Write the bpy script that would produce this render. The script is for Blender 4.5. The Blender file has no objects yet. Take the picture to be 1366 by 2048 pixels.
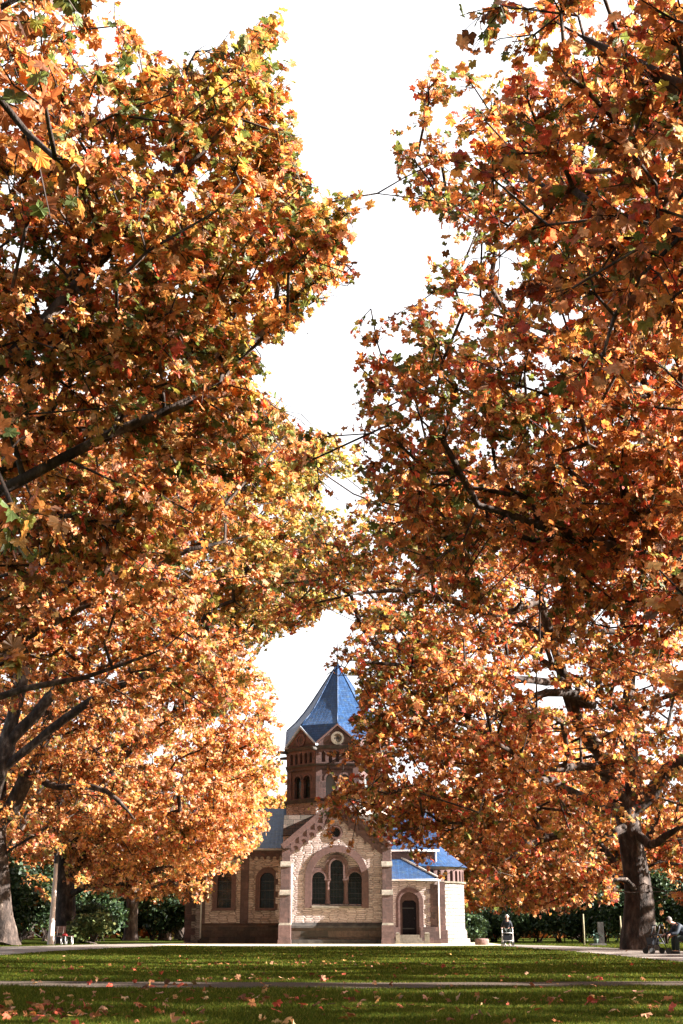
import bpy, bmesh, math, random
import numpy as np
from mathutils import Vector, Matrix
from mathutils.geometry import tessellate_polygon

# ------------------------------------------------------------------ camera, sky, sun, exposure
scene = bpy.context.scene
R = math.radians
HC = 0.73                      # eye height
F = 2500.0                     # focal length in pixels of the 1366 x 2048 photograph
TH = math.atan(838.0 / F)      # camera pitched up
CT, ST = math.cos(TH), math.sin(TH)
cam_d = bpy.data.cameras.new("camera")
cam_d.sensor_fit = 'VERTICAL'
cam_d.sensor_height = 36.0
cam_d.sensor_width = 24.0
cam_d.lens = F / 2048.0 * 36.0
cam_d.clip_start = 0.1
cam_d.clip_end = 3000
cam = bpy.data.objects.new("camera", cam_d)
scene.collection.objects.link(cam)
cam.location = (0, 0, HC)
cam.rotation_euler = (math.pi / 2 + TH, 0, 0)
scene.camera = cam

SUN_EL, SUN_AZ = R(25), R(9)      # azimuth measured from +X towards the camera side
world = bpy.data.worlds.new("World")
scene.world = world
world.use_nodes = True
wn = world.node_tree
wn.nodes.clear()
sky = wn.nodes.new('ShaderNodeTexSky')
sky.sky_type = 'NISHITA'
sky.sun_disc = False
sky.sun_elevation = SUN_EL
sky.sun_rotation = R(90) + SUN_AZ
sky.dust_density = 4.0
sky.air_density = 1.0
sky.ozone_density = 1.0
mixw = wn.nodes.new('ShaderNodeMix'); mixw.data_type = 'RGBA'
mixw.inputs['Factor'].default_value = 0.55
mixw.inputs[7].default_value = (9.0, 9.0, 9.3, 1)     # thin bright high cloud over the blue
bgn = wn.nodes.new('ShaderNodeBackground')
bgn.inputs['Strength'].default_value = 0.033
wo = wn.nodes.new('ShaderNodeOutputWorld')
wn.links.new(sky.outputs[0], mixw.inputs[6])
# the cloud veil is thickest over the park ahead (+Y) and breaks up elsewhere
wtc = wn.nodes.new('ShaderNodeTexCoord')
wsep = wn.nodes.new('ShaderNodeSeparateXYZ'); wn.links.new(wtc.outputs['Generated'], wsep.inputs[0])
wno = wn.nodes.new('ShaderNodeTexNoise'); wno.inputs['Scale'].default_value = 1.6; wno.inputs['Detail'].default_value = 5.0
wn.links.new(wtc.outputs['Generated'], wno.inputs['Vector'])
wad = wn.nodes.new('ShaderNodeMath'); wad.operation = 'MULTIPLY_ADD'; wad.inputs[1].default_value = 0.45
wn.links.new(wno.outputs[0], wad.inputs[0]); wn.links.new(wsep.outputs[1], wad.inputs[2])
wmr = wn.nodes.new('ShaderNodeMapRange'); wmr.inputs['From Min'].default_value = 0.25; wmr.inputs['From Max'].default_value = 0.85
wmr.inputs['To Min'].default_value = 0.15; wmr.inputs['To Max'].default_value = 0.92
wn.links.new(wad.outputs[0], wmr.inputs[0]); wn.links.new(wmr.outputs[0], mixw.inputs[0])
wn.links.new(mixw.outputs[2], bgn.inputs[0])
wn.links.new(bgn.outputs[0], wo.inputs[0])

sun_l = bpy.data.lights.new("sun", 'SUN')
sun_l.energy = 5.0
sun_l.angle = R(0.53)
sun_l.color = (1.0, 0.94, 0.89)
sun = bpy.data.objects.new("sun", sun_l)
scene.collection.objects.link(sun)
SUNV = Vector((math.cos(SUN_EL) * math.cos(SUN_AZ), -math.cos(SUN_EL) * math.sin(SUN_AZ), math.sin(SUN_EL)))
sun.rotation_euler = SUNV.to_track_quat('Z', 'Y').to_euler()
sun.location = SUNV * 200

vs = scene.view_settings
scene.display_settings.display_device = 'sRGB'
vs.view_transform = 'Standard'
vs.look = 'None'
vs.exposure = 2.62
vs.gamma = 1.0
scene.cycles.max_bounces = 6
scene.cycles.diffuse_bounces = 2
scene.cycles.glossy_bounces = 2
scene.cycles.transmission_bounces = 4
scene.cycles.use_denoising = True

# ------------------------------------------------------------------ helpers
C = scene.collection


def W(x, y, D):
    """photo pixel (1366 x 2048) -> world point at distance D"""
    u, v = (x - 683.0) / F, (1024.0 - y) / F
    t = D / (CT - v * ST)
    return Vector((u * t, D, HC + t * (ST + v * CT)))


def zf(y, D):
    return W(683, y, D).z


def xf(x, y, D):
    return W(x, y, D).x


def gd(y):
    """ground distance for a pixel row"""
    v = (1024.0 - y) / F
    return -HC * (CT - v * ST) / (ST + v * CT)


def proj(P):
    P = np.asarray(P, dtype=float)
    z = P[:, 2] - HC
    fw = P[:, 1] * CT + z * ST
    up = -P[:, 1] * ST + z * CT
    fw = np.where(fw < 0.1, 0.1, fw)
    return 683 + F * P[:, 0] / fw, 1024 - F * up / fw


def tag(o, label=None, cat=None, group=None, kind=None):
    if label: o['label'] = label
    if cat: o['category'] = cat
    if group: o['group'] = group
    if kind: o['kind'] = kind
    return o


def empty(name, loc, label=None, cat=None, group=None):
    o = bpy.data.objects.new(name, None)
    C.objects.link(o)
    o.location = loc
    o.empty_display_size = 0.3
    return tag(o, label, cat, group)


def link_mesh(name, me, parent=None):
    o = bpy.data.objects.new(name, me)
    C.objects.link(o)
    if parent is not None:
        o.parent = parent
        o.location = -Vector(parent.location) if parent.rotation_euler.z == 0 else (0, 0, 0)
    return o


class MB:
    """mesh builder with world-metre UVs"""
    def __init__(s):
        s.v = []; s.f = []; s.uv = []; s.sm = []; s.mi = []; s.m = 0

    def face(s, pts, uv=None, smooth=False):
        b = len(s.v)
        s.v += [tuple(p) for p in pts]
        s.f.append(tuple(range(b, b + len(pts))))
        if uv is None:
            p = [Vector(q) for q in pts]
            n = Vector((0, 0, 0))
            for i in range(len(p)):
                n += (p[i]).cross(p[(i + 1) % len(p)])
            if n.length < 1e-12: n = Vector((0, -1, 0))
            n.normalize()
            if abs(n.z) > 0.985:
                uv = [(q.x, q.y) for q in p]
            else:
                t = Vector((0, 0, 1)).cross(n).normalized()
                w = n.cross(t)
                uv = [(q.dot(t), q.dot(w)) for q in p]
        s.uv += list(uv)
        s.sm.append(smooth)
        s.mi.append(s.m)
        return s

    def box(s, x0, x1, y0, y1, z0, z1):
        a = [(x0, y0, z0), (x1, y0, z0), (x1, y1, z0), (x0, y1, z0), (x0, y0, z1), (x1, y0, z1), (x1, y1, z1), (x0, y1, z1)]
        for q in ((0, 3, 2, 1), (4, 5, 6, 7), (0, 1, 5, 4), (1, 2, 6, 5), (2, 3, 7, 6), (3, 0, 4, 7)):
            s.face([a[i] for i in q])
        return s

    def hexa(s, a):
        for q in ((0, 3, 2, 1), (4, 5, 6, 7), (0, 1, 5, 4), (1, 2, 6, 5), (2, 3, 7, 6), (3, 0, 4, 7)):
            s.face([a[i] for i in q])
        return s

    def slab(s, outline, y0, y1, holes=(), back=False):
        """outline / holes: lists of (x, z), CCW seen from -Y; extruded from y0 (front) to y1"""
        loops = [[Vector((p[0], p[1], 0)) for p in outline]] + [[Vector((p[0], p[1], 0)) for p in h] for h in holes]
        flat = [p for l in loops for p in l]
        for t in tessellate_polygon(loops):
            q = [flat[i] for i in t]
            a = (q[1].x - q[0].x) * (q[2].y - q[0].y) - (q[1].y - q[0].y) * (q[2].x - q[0].x)
            if a < 0: q.reverse()
            s.face([(p.x, y0, p.y) for p in q])
            if back: s.face([(p.x, y1, p.y) for p in reversed(q)])
        for li, l in enumerate(loops):
            ar = sum(l[i].x * l[(i + 1) % len(l)].y - l[(i + 1) % len(l)].x * l[i].y for i in range(len(l)))
            fl = (ar < 0) != (li > 0)
            for i in range(len(l)):
                p, q = l[i], l[(i + 1) % len(l)]
                pts = [(p.x, y0, p.y), (p.x, y1, p.y), (q.x, y1, q.y), (q.x, y0, q.y)]
                if fl: pts.reverse()
                s.face(pts)
        return s

    def lathe(s, cx, cy, prof, n=16, a0=0, a1=2 * math.pi, smooth=True):
        """prof: list of (r, z)"""
        acc = [0]
        for i in range(1, len(prof)):
            acc.append(acc[-1] + math.hypot(prof[i][0] - prof[i - 1][0], prof[i][1] - prof[i - 1][1]))
        rm = max(p[0] for p in prof)
        for k in range(n):
            p, q = a0 + (a1 - a0) * k / n, a0 + (a1 - a0) * (k + 1) / n
            for i in range(len(prof) - 1):
                (r0, z0), (r1, z1) = prof[i], prof[i + 1]
                P = [(cx + r0 * math.cos(p), cy + r0 * math.sin(p), z0), (cx + r0 * math.cos(q), cy + r0 * math.sin(q), z0),
                     (cx + r1 * math.cos(q), cy + r1 * math.sin(q), z1), (cx + r1 * math.cos(p), cy + r1 * math.sin(p), z1)]
                U = [(p * rm, acc[i]), (q * rm, acc[i]), (q * rm, acc[i + 1]), (p * rm, acc[i + 1])]
                if r1 < 1e-6: P = P[:3]; U = U[:3]
                elif r0 < 1e-6: P = [P[0], P[2], P[3]]; U = [U[0], U[2], U[3]]
                s.face(P, U, smooth)
        return s

    def tube(s, pts, rad, n=8, cap=True):
        pts = [Vector(p) for p in pts]
        rad = rad if hasattr(rad, '__len__') else [rad] * len(pts)
        rings = []
        ref = Vector((0.13, 0.31, 0.94)).normalized()
        for i, p in enumerate(pts):
            d = (pts[min(i + 1, len(pts) - 1)] - pts[max(i - 1, 0)])
            d = d.normalized() if d.length > 1e-9 else Vector((0, 0, 1))
            if abs(d.dot(ref)) > 0.9: rr = Vector((1, 0.1, 0)).normalized()
            else: rr = ref
            a = d.cross(rr).normalized(); b = d.cross(a)
            rings.append([p + rad[i] * (math.cos(2 * math.pi * k / n) * a + math.sin(2 * math.pi * k / n) * b) for k in range(n)])
        for i in range(len(rings) - 1):
            for k in range(n):
                s.face([rings[i][k], rings[i + 1][k], rings[i + 1][(k + 1) % n], rings[i][(k + 1) % n]], None, True)
        if cap:
            s.face(rings[0]); s.face(list(reversed(rings[-1])))
        return s

    def xform(s, fn, start=0):
        for i in range(start, len(s.v)):
            s.v[i] = tuple(fn(Vector(s.v[i])))

    def mesh(s, name, mats):
        me = bpy.data.meshes.new(name)
        me.from_pydata(s.v, [], s.f)
        uvl = me.uv_layers.new(name="UVMap")
        uvl.data.foreach_set("uv", [c for u in s.uv for c in u])
        me.polygons.foreach_set("use_smooth", s.sm)
        if not isinstance(mats, (list, tuple)): mats = [mats]
        for m in mats: me.materials.append(m)
        if len(mats) > 1: me.polygons.foreach_set("material_index", s.mi)
        me.update()
        if any(s.sm):
            bm = bmesh.new(); bm.from_mesh(me)
            bmesh.ops.remove_doubles(bm, verts=bm.verts, dist=0.0005)
            bm.to_mesh(me); bm.free()
        return me

    def build(s, name, mats, parent=None):
        return link_mesh(name, s.mesh(name, mats), parent)


def arc(cx, cz, r, a0, a1, n=16):
    return [(cx + r * math.cos(a0 + (a1 - a0) * i / n), cz + r * math.sin(a0 + (a1 - a0) * i / n)) for i in range(n + 1)]


def archpoly(x0, x1, zb, zs, n=16):
    """CCW arch opening: bottom zb, springing zs"""
    cx, r = (x0 + x1) / 2, (x1 - x0) / 2
    return [(x0, zb), (x1, zb)] + arc(cx, zs, r, 0, math.pi, n)


def arch_ring(mb, x0, x1, zb, zs, w, y0, y1, n=16, wl=None):
    """stone surround of an arched opening: jambs of width w and an arch band"""
    cx, r = (x0 + x1) / 2, (x1 - x0) / 2
    out = [(x0 - w, zb)] + [(x0, zb)] + list(reversed(arc(cx, zs, r, 0, math.pi, n))) + [(x1, zb), (x1 + w, zb)] + arc(cx, zs, r + w, 0, math.pi, n)
    # as two half loops avoids tessellation trouble
    a_in = arc(cx, zs, r, 0, math.pi, n); a_out = arc(cx, zs, r + w, 0, math.pi, n)
    L_in = [(x1, zb)] + a_in + [(x0, zb)]
    L_out = [(x1 + w, zb)] + a_out + [(x0 - w, zb)]
    for i in range(len(L_in) - 1):
        p, q, pi, qi = L_out[i], L_out[i + 1], L_in[i], L_in[i + 1]
        mb.face([(pi[0], y0, pi[1]), (p[0], y0, p[1]), (q[0], y0, q[1]), (qi[0], y0, qi[1])])
        mb.face([(p[0], y0, p[1]), (p[0], y1, p[1]), (q[0], y1, q[1]), (q[0], y0, q[1])])
        mb.face([(qi[0], y0, qi[1]), (qi[0], y1, qi[1]), (pi[0], y1, pi[1]), (pi[0], y0, pi[1])])
    return mb

# ------------------------------------------------------------------ materials
def mat(name):
    m = bpy.data.materials.new(name); m.use_nodes = True
    nt = m.node_tree
    b = nt.nodes['Principled BSDF']
    return m, nt, b


def N(nt, t, **kw):
    n = nt.nodes.new(t)
    for k, v in kw.items():
        if k in n.inputs: n.inputs[k].default_value = v
        else: setattr(n, k, v)
    return n


def ramp(nt, stops, interp='LINEAR'):
    r = nt.nodes.new('ShaderNodeValToRGB')
    r.color_ramp.interpolation = interp
    while len(r.color_ramp.elements) < len(stops): r.color_ramp.elements.new(0.5)
    for e, (p, c) in zip(r.color_ramp.elements, stops):
        e.position = p; e.color = (*c, 1)
    return r


def mix(nt, a, b, fac, mode='MIX'):
    m = nt.nodes.new('ShaderNodeMix'); m.data_type = 'RGBA'; m.blend_type = mode
    for i, s in ((0, fac), (6, a), (7, b)):
        if hasattr(s, 'is_linked') or hasattr(s, 'links'): nt.links.new(s, m.inputs[i])
        elif i == 0: m.inputs[0].default_value = s
        else: m.inputs[i].default_value = (*s, 1)
    return m.outputs[2]


def math_n(nt, op, a, b=None, c=None):
    m = nt.nodes.new('ShaderNodeMath'); m.operation = op
    for i, s in enumerate((a, b, c)):
        if s is None: continue
        if hasattr(s, 'links'): nt.links.new(s, m.inputs[i])
        else: m.inputs[i].default_value = s
    return m.outputs[0]


def masonry(name, c1, c2, mortar, bw, rh, msize, distort, bump, rough=0.85, dirt=0.35, dirtcol=(0.05, 0.045, 0.035), streak=0.0):
    m, nt, b = mat(name)
    tc = N(nt, 'ShaderNodeTexCoord')
    no = N(nt, 'ShaderNodeTexNoise', Scale=2.3, Detail=3.0)
    nt.links.new(tc.outputs['UV'], no.inputs['Vector'])
    va = N(nt, 'ShaderNodeVectorMath', operation='MULTIPLY_ADD')
    nt.links.new(no.outputs['Color'], va.inputs[0])
    va.inputs[1].default_value = (distort, distort, 0)
    nt.links.new(tc.outputs['UV'], va.inputs[2])
    br = N(nt, 'ShaderNodeTexBrick', Scale=1.0)
    br.inputs['Brick Width'].default_value = bw
    br.inputs['Row Height'].default_value = rh
    br.inputs['Mortar Size'].default_value = msize
    br.inputs['Mortar Smooth'].default_value = 0.4
    br.inputs['Bias'].default_value = 0.0
    br.offset = 0.45; br.squash = 0.7; br.squash_frequency = 3
    br.inputs['Color1'].default_value = (*c1, 1)
    br.inputs['Color2'].default_value = (*c2, 1)
    br.inputs['Mortar'].default_value = (*mortar, 1)
    nt.links.new(va.outputs[0], br.inputs['Vector'])
    # second, larger irregular variation
    n2 = N(nt, 'ShaderNodeTexNoise', Scale=6.0, Detail=6.0, Roughness=0.65)
    nt.links.new(tc.outputs['UV'], n2.inputs['Vector'])
    r2 = ramp(nt, [(0.3, (0.62, 0.6, 0.58)), (0.7, (1.12, 1.1, 1.08))])
    nt.links.new(n2.outputs[0], r2.inputs[0])
    col = mix(nt, br.outputs['Color'], r2.outputs[0], 1.0, 'MULTIPLY')
    n3 = N(nt, 'ShaderNodeTexNoise', Scale=0.7, Detail=5.0, Roughness=0.7)
    mp = N(nt, 'ShaderNodeMapping'); mp.inputs['Scale'].default_value = (1.6, 0.55, 1)
    nt.links.new(tc.outputs['UV'], mp.inputs[0]); nt.links.new(mp.outputs[0], n3.inputs['Vector'])
    r3 = ramp(nt, [(0.48, (0, 0, 0)), (0.72, (dirt, dirt, dirt))])
    nt.links.new(n3.outputs[0], r3.inputs[0])
    col = mix(nt, col, dirtcol, r3.outputs[0])
    nt.links.new(col, b.inputs['Base Color'])
    b.inputs['Roughness'].default_value = rough
    b.inputs['Specular IOR Level'].default_value = 0.25
    h = math_n(nt, 'MULTIPLY_ADD', br.outputs['Fac'], -1.0, math_n(nt, 'MULTIPLY', n2.outputs[0], 0.9))
    bp = N(nt, 'ShaderNodeBump', Strength=1.0, Distance=bump)
    nt.links.new(h, bp.inputs['Height'])
    nt.links.new(bp.outputs[0], b.inputs['Normal'])
    return m


def rubblemat(name, cols, mortar, sx, sy, bump, dirt=0.3, dirtcol=(0.05, 0.045, 0.035)):
    """thin irregular coursed stones: stretched cells, each stone its own tint and projection"""
    m, nt, b = mat(name)
    tc = N(nt, 'ShaderNodeTexCoord')
    no = N(nt, 'ShaderNodeTexNoise', Scale=1.7, Detail=4.0)
    nt.links.new(tc.outputs['UV'], no.inputs['Vector'])
    va = N(nt, 'ShaderNodeVectorMath', operation='MULTIPLY_ADD')
    nt.links.new(no.outputs['Color'], va.inputs[0]); va.inputs[1].default_value = (0.16, 0.10, 0)
    nt.links.new(tc.outputs['UV'], va.inputs[2])
    mp = N(nt, 'ShaderNodeMapping'); mp.inputs['Scale'].default_value = (sx, sy, 1)
    nt.links.new(va.outputs[0], mp.inputs[0])
    v1 = N(nt, 'ShaderNodeTexVoronoi', Scale=1.0, Randomness=0.62); v1.voronoi_dimensions = '2D'
    v2 = N(nt, 'ShaderNodeTexVoronoi', Scale=1.0, Randomness=0.62); v2.voronoi_dimensions = '2D'; v2.feature = 'DISTANCE_TO_EDGE'
    nt.links.new(mp.outputs[0], v1.inputs['Vector']); nt.links.new(mp.outputs[0], v2.inputs['Vector'])
    sp = N(nt, 'ShaderNodeSeparateXYZ'); nt.links.new(v1.outputs['Color'], sp.inputs[0])
    rc = ramp(nt, [(0.0, cols[0]), (0.35, cols[1]), (0.7, cols[2]), (1.0, cols[3])]); nt.links.new(sp.outputs[0], rc.inputs[0])
    n2 = N(nt, 'ShaderNodeTexNoise', Scale=9.0, Detail=6.0, Roughness=0.65); nt.links.new(tc.outputs['UV'], n2.inputs['Vector'])
    r2 = ramp(nt, [(0.3, (0.75, 0.73, 0.7)), (0.7, (1.12, 1.1, 1.08))]); nt.links.new(n2.outputs[0], r2.inputs[0])
    col = mix(nt, rc.outputs[0], r2.outputs[0], 1.0, 'MULTIPLY')
    re = ramp(nt, [(0.02, (1, 1, 1)), (0.09, (0, 0, 0))]); nt.links.new(v2.outputs['Distance'], re.inputs[0])
    col = mix(nt, col, mortar, re.outputs[0])
    n3 = N(nt, 'ShaderNodeTexNoise', Scale=0.8, Detail=5.0, Roughness=0.7); nt.links.new(tc.outputs['UV'], n3.inputs['Vector'])
    r3 = ramp(nt, [(0.48, (0, 0, 0)), (0.72, (dirt, dirt, dirt))]); nt.links.new(n3.outputs[0], r3.inputs[0])
    nt.links.new(mix(nt, col, dirtcol, r3.outputs[0]), b.inputs['Base Color'])
    b.inputs['Roughness'].default_value = 0.9; b.inputs['Specular IOR Level'].default_value = 0.2
    re2 = ramp(nt, [(0.0, (0, 0, 0)), (0.16, (1, 1, 1))]); nt.links.new(v2.outputs['Distance'], re2.inputs[0])
    h = math_n(nt, 'ADD', math_n(nt, 'MULTIPLY', re2.outputs[0], math_n(nt, 'MULTIPLY_ADD', sp.outputs[1], 0.9, 0.3)), math_n(nt, 'MULTIPLY', n2.outputs[0], 0.5))
    bp = N(nt, 'ShaderNodeBump', Strength=1.0, Distance=bump)
    nt.links.new(h, bp.inputs['Height']); nt.links.new(bp.outputs[0], b.inputs['Normal'])
    return m


def slate(name, col, bw=0.26, rh=0.17, rough=0.42):
    m, nt, b = mat(name)
    tc = N(nt, 'ShaderNodeTexCoord')
    no = N(nt, 'ShaderNodeTexNoise', Scale=1.5, Detail=2.0)
    nt.links.new(tc.outputs['UV'], no.inputs['Vector'])
    va = N(nt, 'ShaderNodeVectorMath', operation='MULTIPLY_ADD')
    nt.links.new(no.outputs['Color'], va.inputs[0]); va.inputs[1].default_value = (0.05, 0.05, 0)
    nt.links.new(tc.outputs['UV'], va.inputs[2])
    br = N(nt, 'ShaderNodeTexBrick', Scale=1.0)
    br.inputs['Brick Width'].default_value = bw; br.inputs['Row Height'].default_value = rh
    br.inputs['Mortar Size'].default_value = 0.008; br.inputs['Mortar Smooth'].default_value = 0.3
    br.offset = 0.5
    br.inputs['Color1'].default_value = (*[c * 0.75 for c in col], 1)
    br.inputs['Color2'].default_value = (*[c * 1.3 for c in col], 1)
    br.inputs['Mortar'].default_value = (*[c * 0.2 for c in col], 1)
    nt.links.new(va.outputs[0], br.inputs['Vector'])
    sp = N(nt, 'ShaderNodeSeparateXYZ'); nt.links.new(va.outputs[0], sp.inputs[0])
    fr = math_n(nt, 'FRACT', math_n(nt, 'DIVIDE', sp.outputs[1], rh))
    # scalloped lower edge of each slate
    fx = math_n(nt, 'FRACT', math_n(nt, 'DIVIDE', sp.outputs[0], bw))
    dx = math_n(nt, 'ABSOLUTE', math_n(nt, 'SUBTRACT', fx, 0.5))
    h = math_n(nt, 'SUBTRACT', math_n(nt, 'SUBTRACT', 1.0, fr), math_n(nt, 'MULTIPLY', math_n(nt, 'MULTIPLY', dx, dx), 0.9))
    n2 = N(nt, 'ShaderNodeTexNoise', Scale=3.0, Detail=5.0)
    nt.links.new(tc.outputs['UV'], n2.inputs['Vector'])
    r2 = ramp(nt, [(0.55, (0, 0, 0)), (0.75, (0.35, 0.35, 0.35))])
    nt.links.new(n2.outputs[0], r2.inputs[0])
    cc = mix(nt, br.outputs['Color'], (0.10, 0.14, 0.10), r2.outputs[0])
    nt.links.new(cc, b.inputs['Base Color'])
    b.inputs['Roughness'].default_value = rough
    b.inputs['Specular IOR Level'].default_value = 0.35
    bp = N(nt, 'ShaderNodeBump', Strength=1.0, Distance=0.03)
    nt.links.new(h, bp.inputs['Height']); nt.links.new(bp.outputs[0], b.inputs['Normal'])
    return m


def plain(name, col, rough=0.6, noise=0.25, scale=8.0, bump=0.0, metal=0.0, spec=0.4):
    m, nt, b = mat(name)
    tc = N(nt, 'ShaderNodeTexCoord')
    n2 = N(nt, 'ShaderNodeTexNoise', Scale=scale, Detail=5.0, Roughness=0.6)
    nt.links.new(tc.outputs['Object'], n2.inputs['Vector'])
    r = ramp(nt, [(0.3, tuple(c * (1 - noise) for c in col)), (0.7, tuple(min(1, c * (1 + noise)) for c in col))])
    nt.links.new(n2.outputs[0], r.inputs[0]); nt.links.new(r.outputs[0], b.inputs['Base Color'])
    b.inputs['Roughness'].default_value = rough; b.inputs['Metallic'].default_value = metal
    b.inputs['Specular IOR Level'].default_value = spec
    if bump:
        bp = N(nt, 'ShaderNodeBump', Strength=1.0, Distance=bump)
        nt.links.new(n2.outputs[0], bp.inputs['Height']); nt.links.new(bp.outputs[0], b.inputs['Normal'])
    return m


M = {}
M['rubble'] = rubblemat("rubble_stone", [(0.37, 0.30, 0.285), (0.45, 0.372, 0.35), (0.51, 0.432, 0.41), (0.40, 0.325, 0.305)], (0.25, 0.20, 0.18), 1.9, 9.0, 0.05, 0.22)
M['rubble_dark'] = rubblemat("weathered_rubble", [(0.34, 0.27, 0.24), (0.44, 0.36, 0.315), (0.52, 0.44, 0.39), (0.37, 0.30, 0.26)], (0.17, 0.13, 0.11), 1.9, 9.0, 0.06, 0.42)
M['ashlar'] = masonry("pale_ashlar", (0.40, 0.345, 0.31), (0.25, 0.215, 0.19), (0.045, 0.038, 0.033), 0.42, 0.21, 0.016, 0.03, 0.03, dirt=0.45)
M['red'] = masonry("red_sandstone", (0.145, 0.09, 0.083), (0.078, 0.053, 0.05), (0.13, 0.08, 0.07), 0.75, 0.36, 0.006, 0.02, 0.010, dirt=0.6, dirtcol=(0.035, 0.03, 0.027))
M['trim'] = masonry("sandstone_trim", (0.135, 0.082, 0.075), (0.11, 0.068, 0.062), (0.13, 0.07, 0.06), 1.1, 0.5, 0.004, 0.02, 0.006, dirt=0.35, dirtcol=(0.04, 0.033, 0.03))
M['plinth'] = masonry("dark_plinth_stone", (0.10, 0.068, 0.052), (0.04, 0.033, 0.027), (0.04, 0.035, 0.03), 0.8, 0.38, 0.008, 0.02, 0.012, dirt=0.8, dirtcol=(0.025, 0.026, 0.02))
M['cap'] = masonry("mossy_cap_stone", (0.25, 0.215, 0.17), (0.17, 0.15, 0.12), (0.1, 0.09, 0.08), 0.9, 0.9, 0.004, 0.02, 0.02, dirt=0.7, dirtcol=(0.05, 0.055, 0.035))
M['slabs'] = masonry("dark_stone_slabs", (0.10, 0.075, 0.06), (0.055, 0.045, 0.035), (0.015, 0.013, 0.012), 0.75, 0.42, 0.02, 0.02, 0.03, dirt=0.6, dirtcol=(0.03, 0.035, 0.02))
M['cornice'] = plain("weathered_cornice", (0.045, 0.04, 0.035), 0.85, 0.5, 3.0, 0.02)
M['slate'] = slate("blue_slate", (0.012, 0.044, 0.118), rough=0.5)
M['lead'] = plain("lead_sheet", (0.30, 0.36, 0.42), 0.45, 0.2, 4.0, spec=0.6)
M['darkmetal'] = plain("dark_metal", (0.03, 0.03, 0.032), 0.5, 0.3)
M['copper'] = plain("grey_gutter_metal", (0.42, 0.40, 0.36), 0.45, 0.2)
M['door'] = plain("door_wood", (0.007, 0.006, 0.009), 0.6, 0.4, 12.0, spec=0.1)
M['whitepaint'] = plain("pale_post_paint", (0.62, 0.52, 0.48), 0.5, 0.12, 6.0)
M['wood'] = plain("weathered_wood", (0.20, 0.12, 0.10), 0.7, 0.3, 20.0)
M['stake'] = plain("pale_stake_wood", (0.25, 0.22, 0.13), 0.8, 0.3, 12.0)
M['stump'] = plain("rough_sandstone", (0.17, 0.10, 0.085), 0.9, 0.4, 9.0, 0.03)
M['skin'] = plain("skin", (0.55, 0.30, 0.22), 0.5, 0.08)
M['hair'] = plain("white_hair", (0.75, 0.72, 0.68), 0.6, 0.15, 40.0, 0.01)
M['hair_grey'] = plain("grey_hair", (0.13, 0.11, 0.10), 0.7, 0.2, 40.0, 0.01)  # hair darkened to carry the shade over the seated person
M['coat'] = plain("dark_coat", (0.012, 0.015, 0.022), 0.75, 0.3, 30.0)
M['cloth'] = plain("dark_trousers", (0.022, 0.03, 0.024), 0.8, 0.3, 30.0)
M['shoe'] = plain("pale_shoe", (0.55, 0.50, 0.45), 0.6, 0.15)
M['bluecoat'] = plain("navy_coat", (0.02, 0.028, 0.04), 0.7, 0.3, 30.0)
M['alu'] = plain("silver_tube", (0.75, 0.72, 0.68), 0.3, 0.05, metal=0.3)
M['rubber'] = plain("black_rubber", (0.015, 0.015, 0.015), 0.6, 0.2)
M['redbag'] = plain("red_fabric", (0.45, 0.03, 0.03), 0.6, 0.2)
M['pot'] = plain("pale_green_pot", (0.13, 0.19, 0.15), 0.6, 0.2)

# leaded glass
m, nt, b = mat("leaded_glass"); M['glass'] = m
tc = N(nt, 'ShaderNodeTexCoord')
vo = N(nt, 'ShaderNodeTexVoronoi', Scale=3.6); vo.feature = 'DISTANCE_TO_EDGE'
vo.inputs['Randomness'].default_value = 0.0
nt.links.new(tc.outputs['UV'], vo.inputs['Vector'])
r = ramp(nt, [(0.02, (0.002, 0.002, 0.002)), (0.05, (0.006, 0.009, 0.008))])
nt.links.new(vo.outputs['Distance'], r.inputs[0])
vo2 = N(nt, 'ShaderNodeTexVoronoi', Scale=7.2); vo2.feature = 'F1'; vo2.inputs['Randomness'].default_value = 0.0
nt.links.new(tc.outputs['UV'], vo2.inputs['Vector'])
r2 = ramp(nt, [(0.25, (0.014, 0.009, 0.006)), (0.3, (0.003, 0.006, 0.007))])
nt.links.new(vo2.outputs['Distance'], r2.inputs[0])
nt.links.new(mix(nt, r.outputs[0], r2.outputs[0], 1.0, 'ADD'), b.inputs['Base Color'])
b.inputs['Roughness'].default_value = 0.04
b.inputs['Specular IOR Level'].default_value = 0.32
no = N(nt, 'ShaderNodeTexNoise', Scale=5.0, Detail=2.0); nt.links.new(tc.outputs['UV'], no.inputs['Vector'])
bp = N(nt, 'ShaderNodeBump', Strength=0.35, Distance=0.02)
nt.links.new(no.outputs[0], bp.inputs['Height']); nt.links.new(bp.outputs[0], b.inputs['Normal'])

# belfry glass: paler panes whose base colour holds the sky's reflection
m, nt, b = mat("belfry_glass"); M['glass2'] = m
b.inputs['Base Color'].default_value = (0.10, 0.13, 0.14, 1)
b.inputs['Roughness'].default_value = 0.12
b.inputs['Specular IOR Level'].default_value = 1.0

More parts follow.
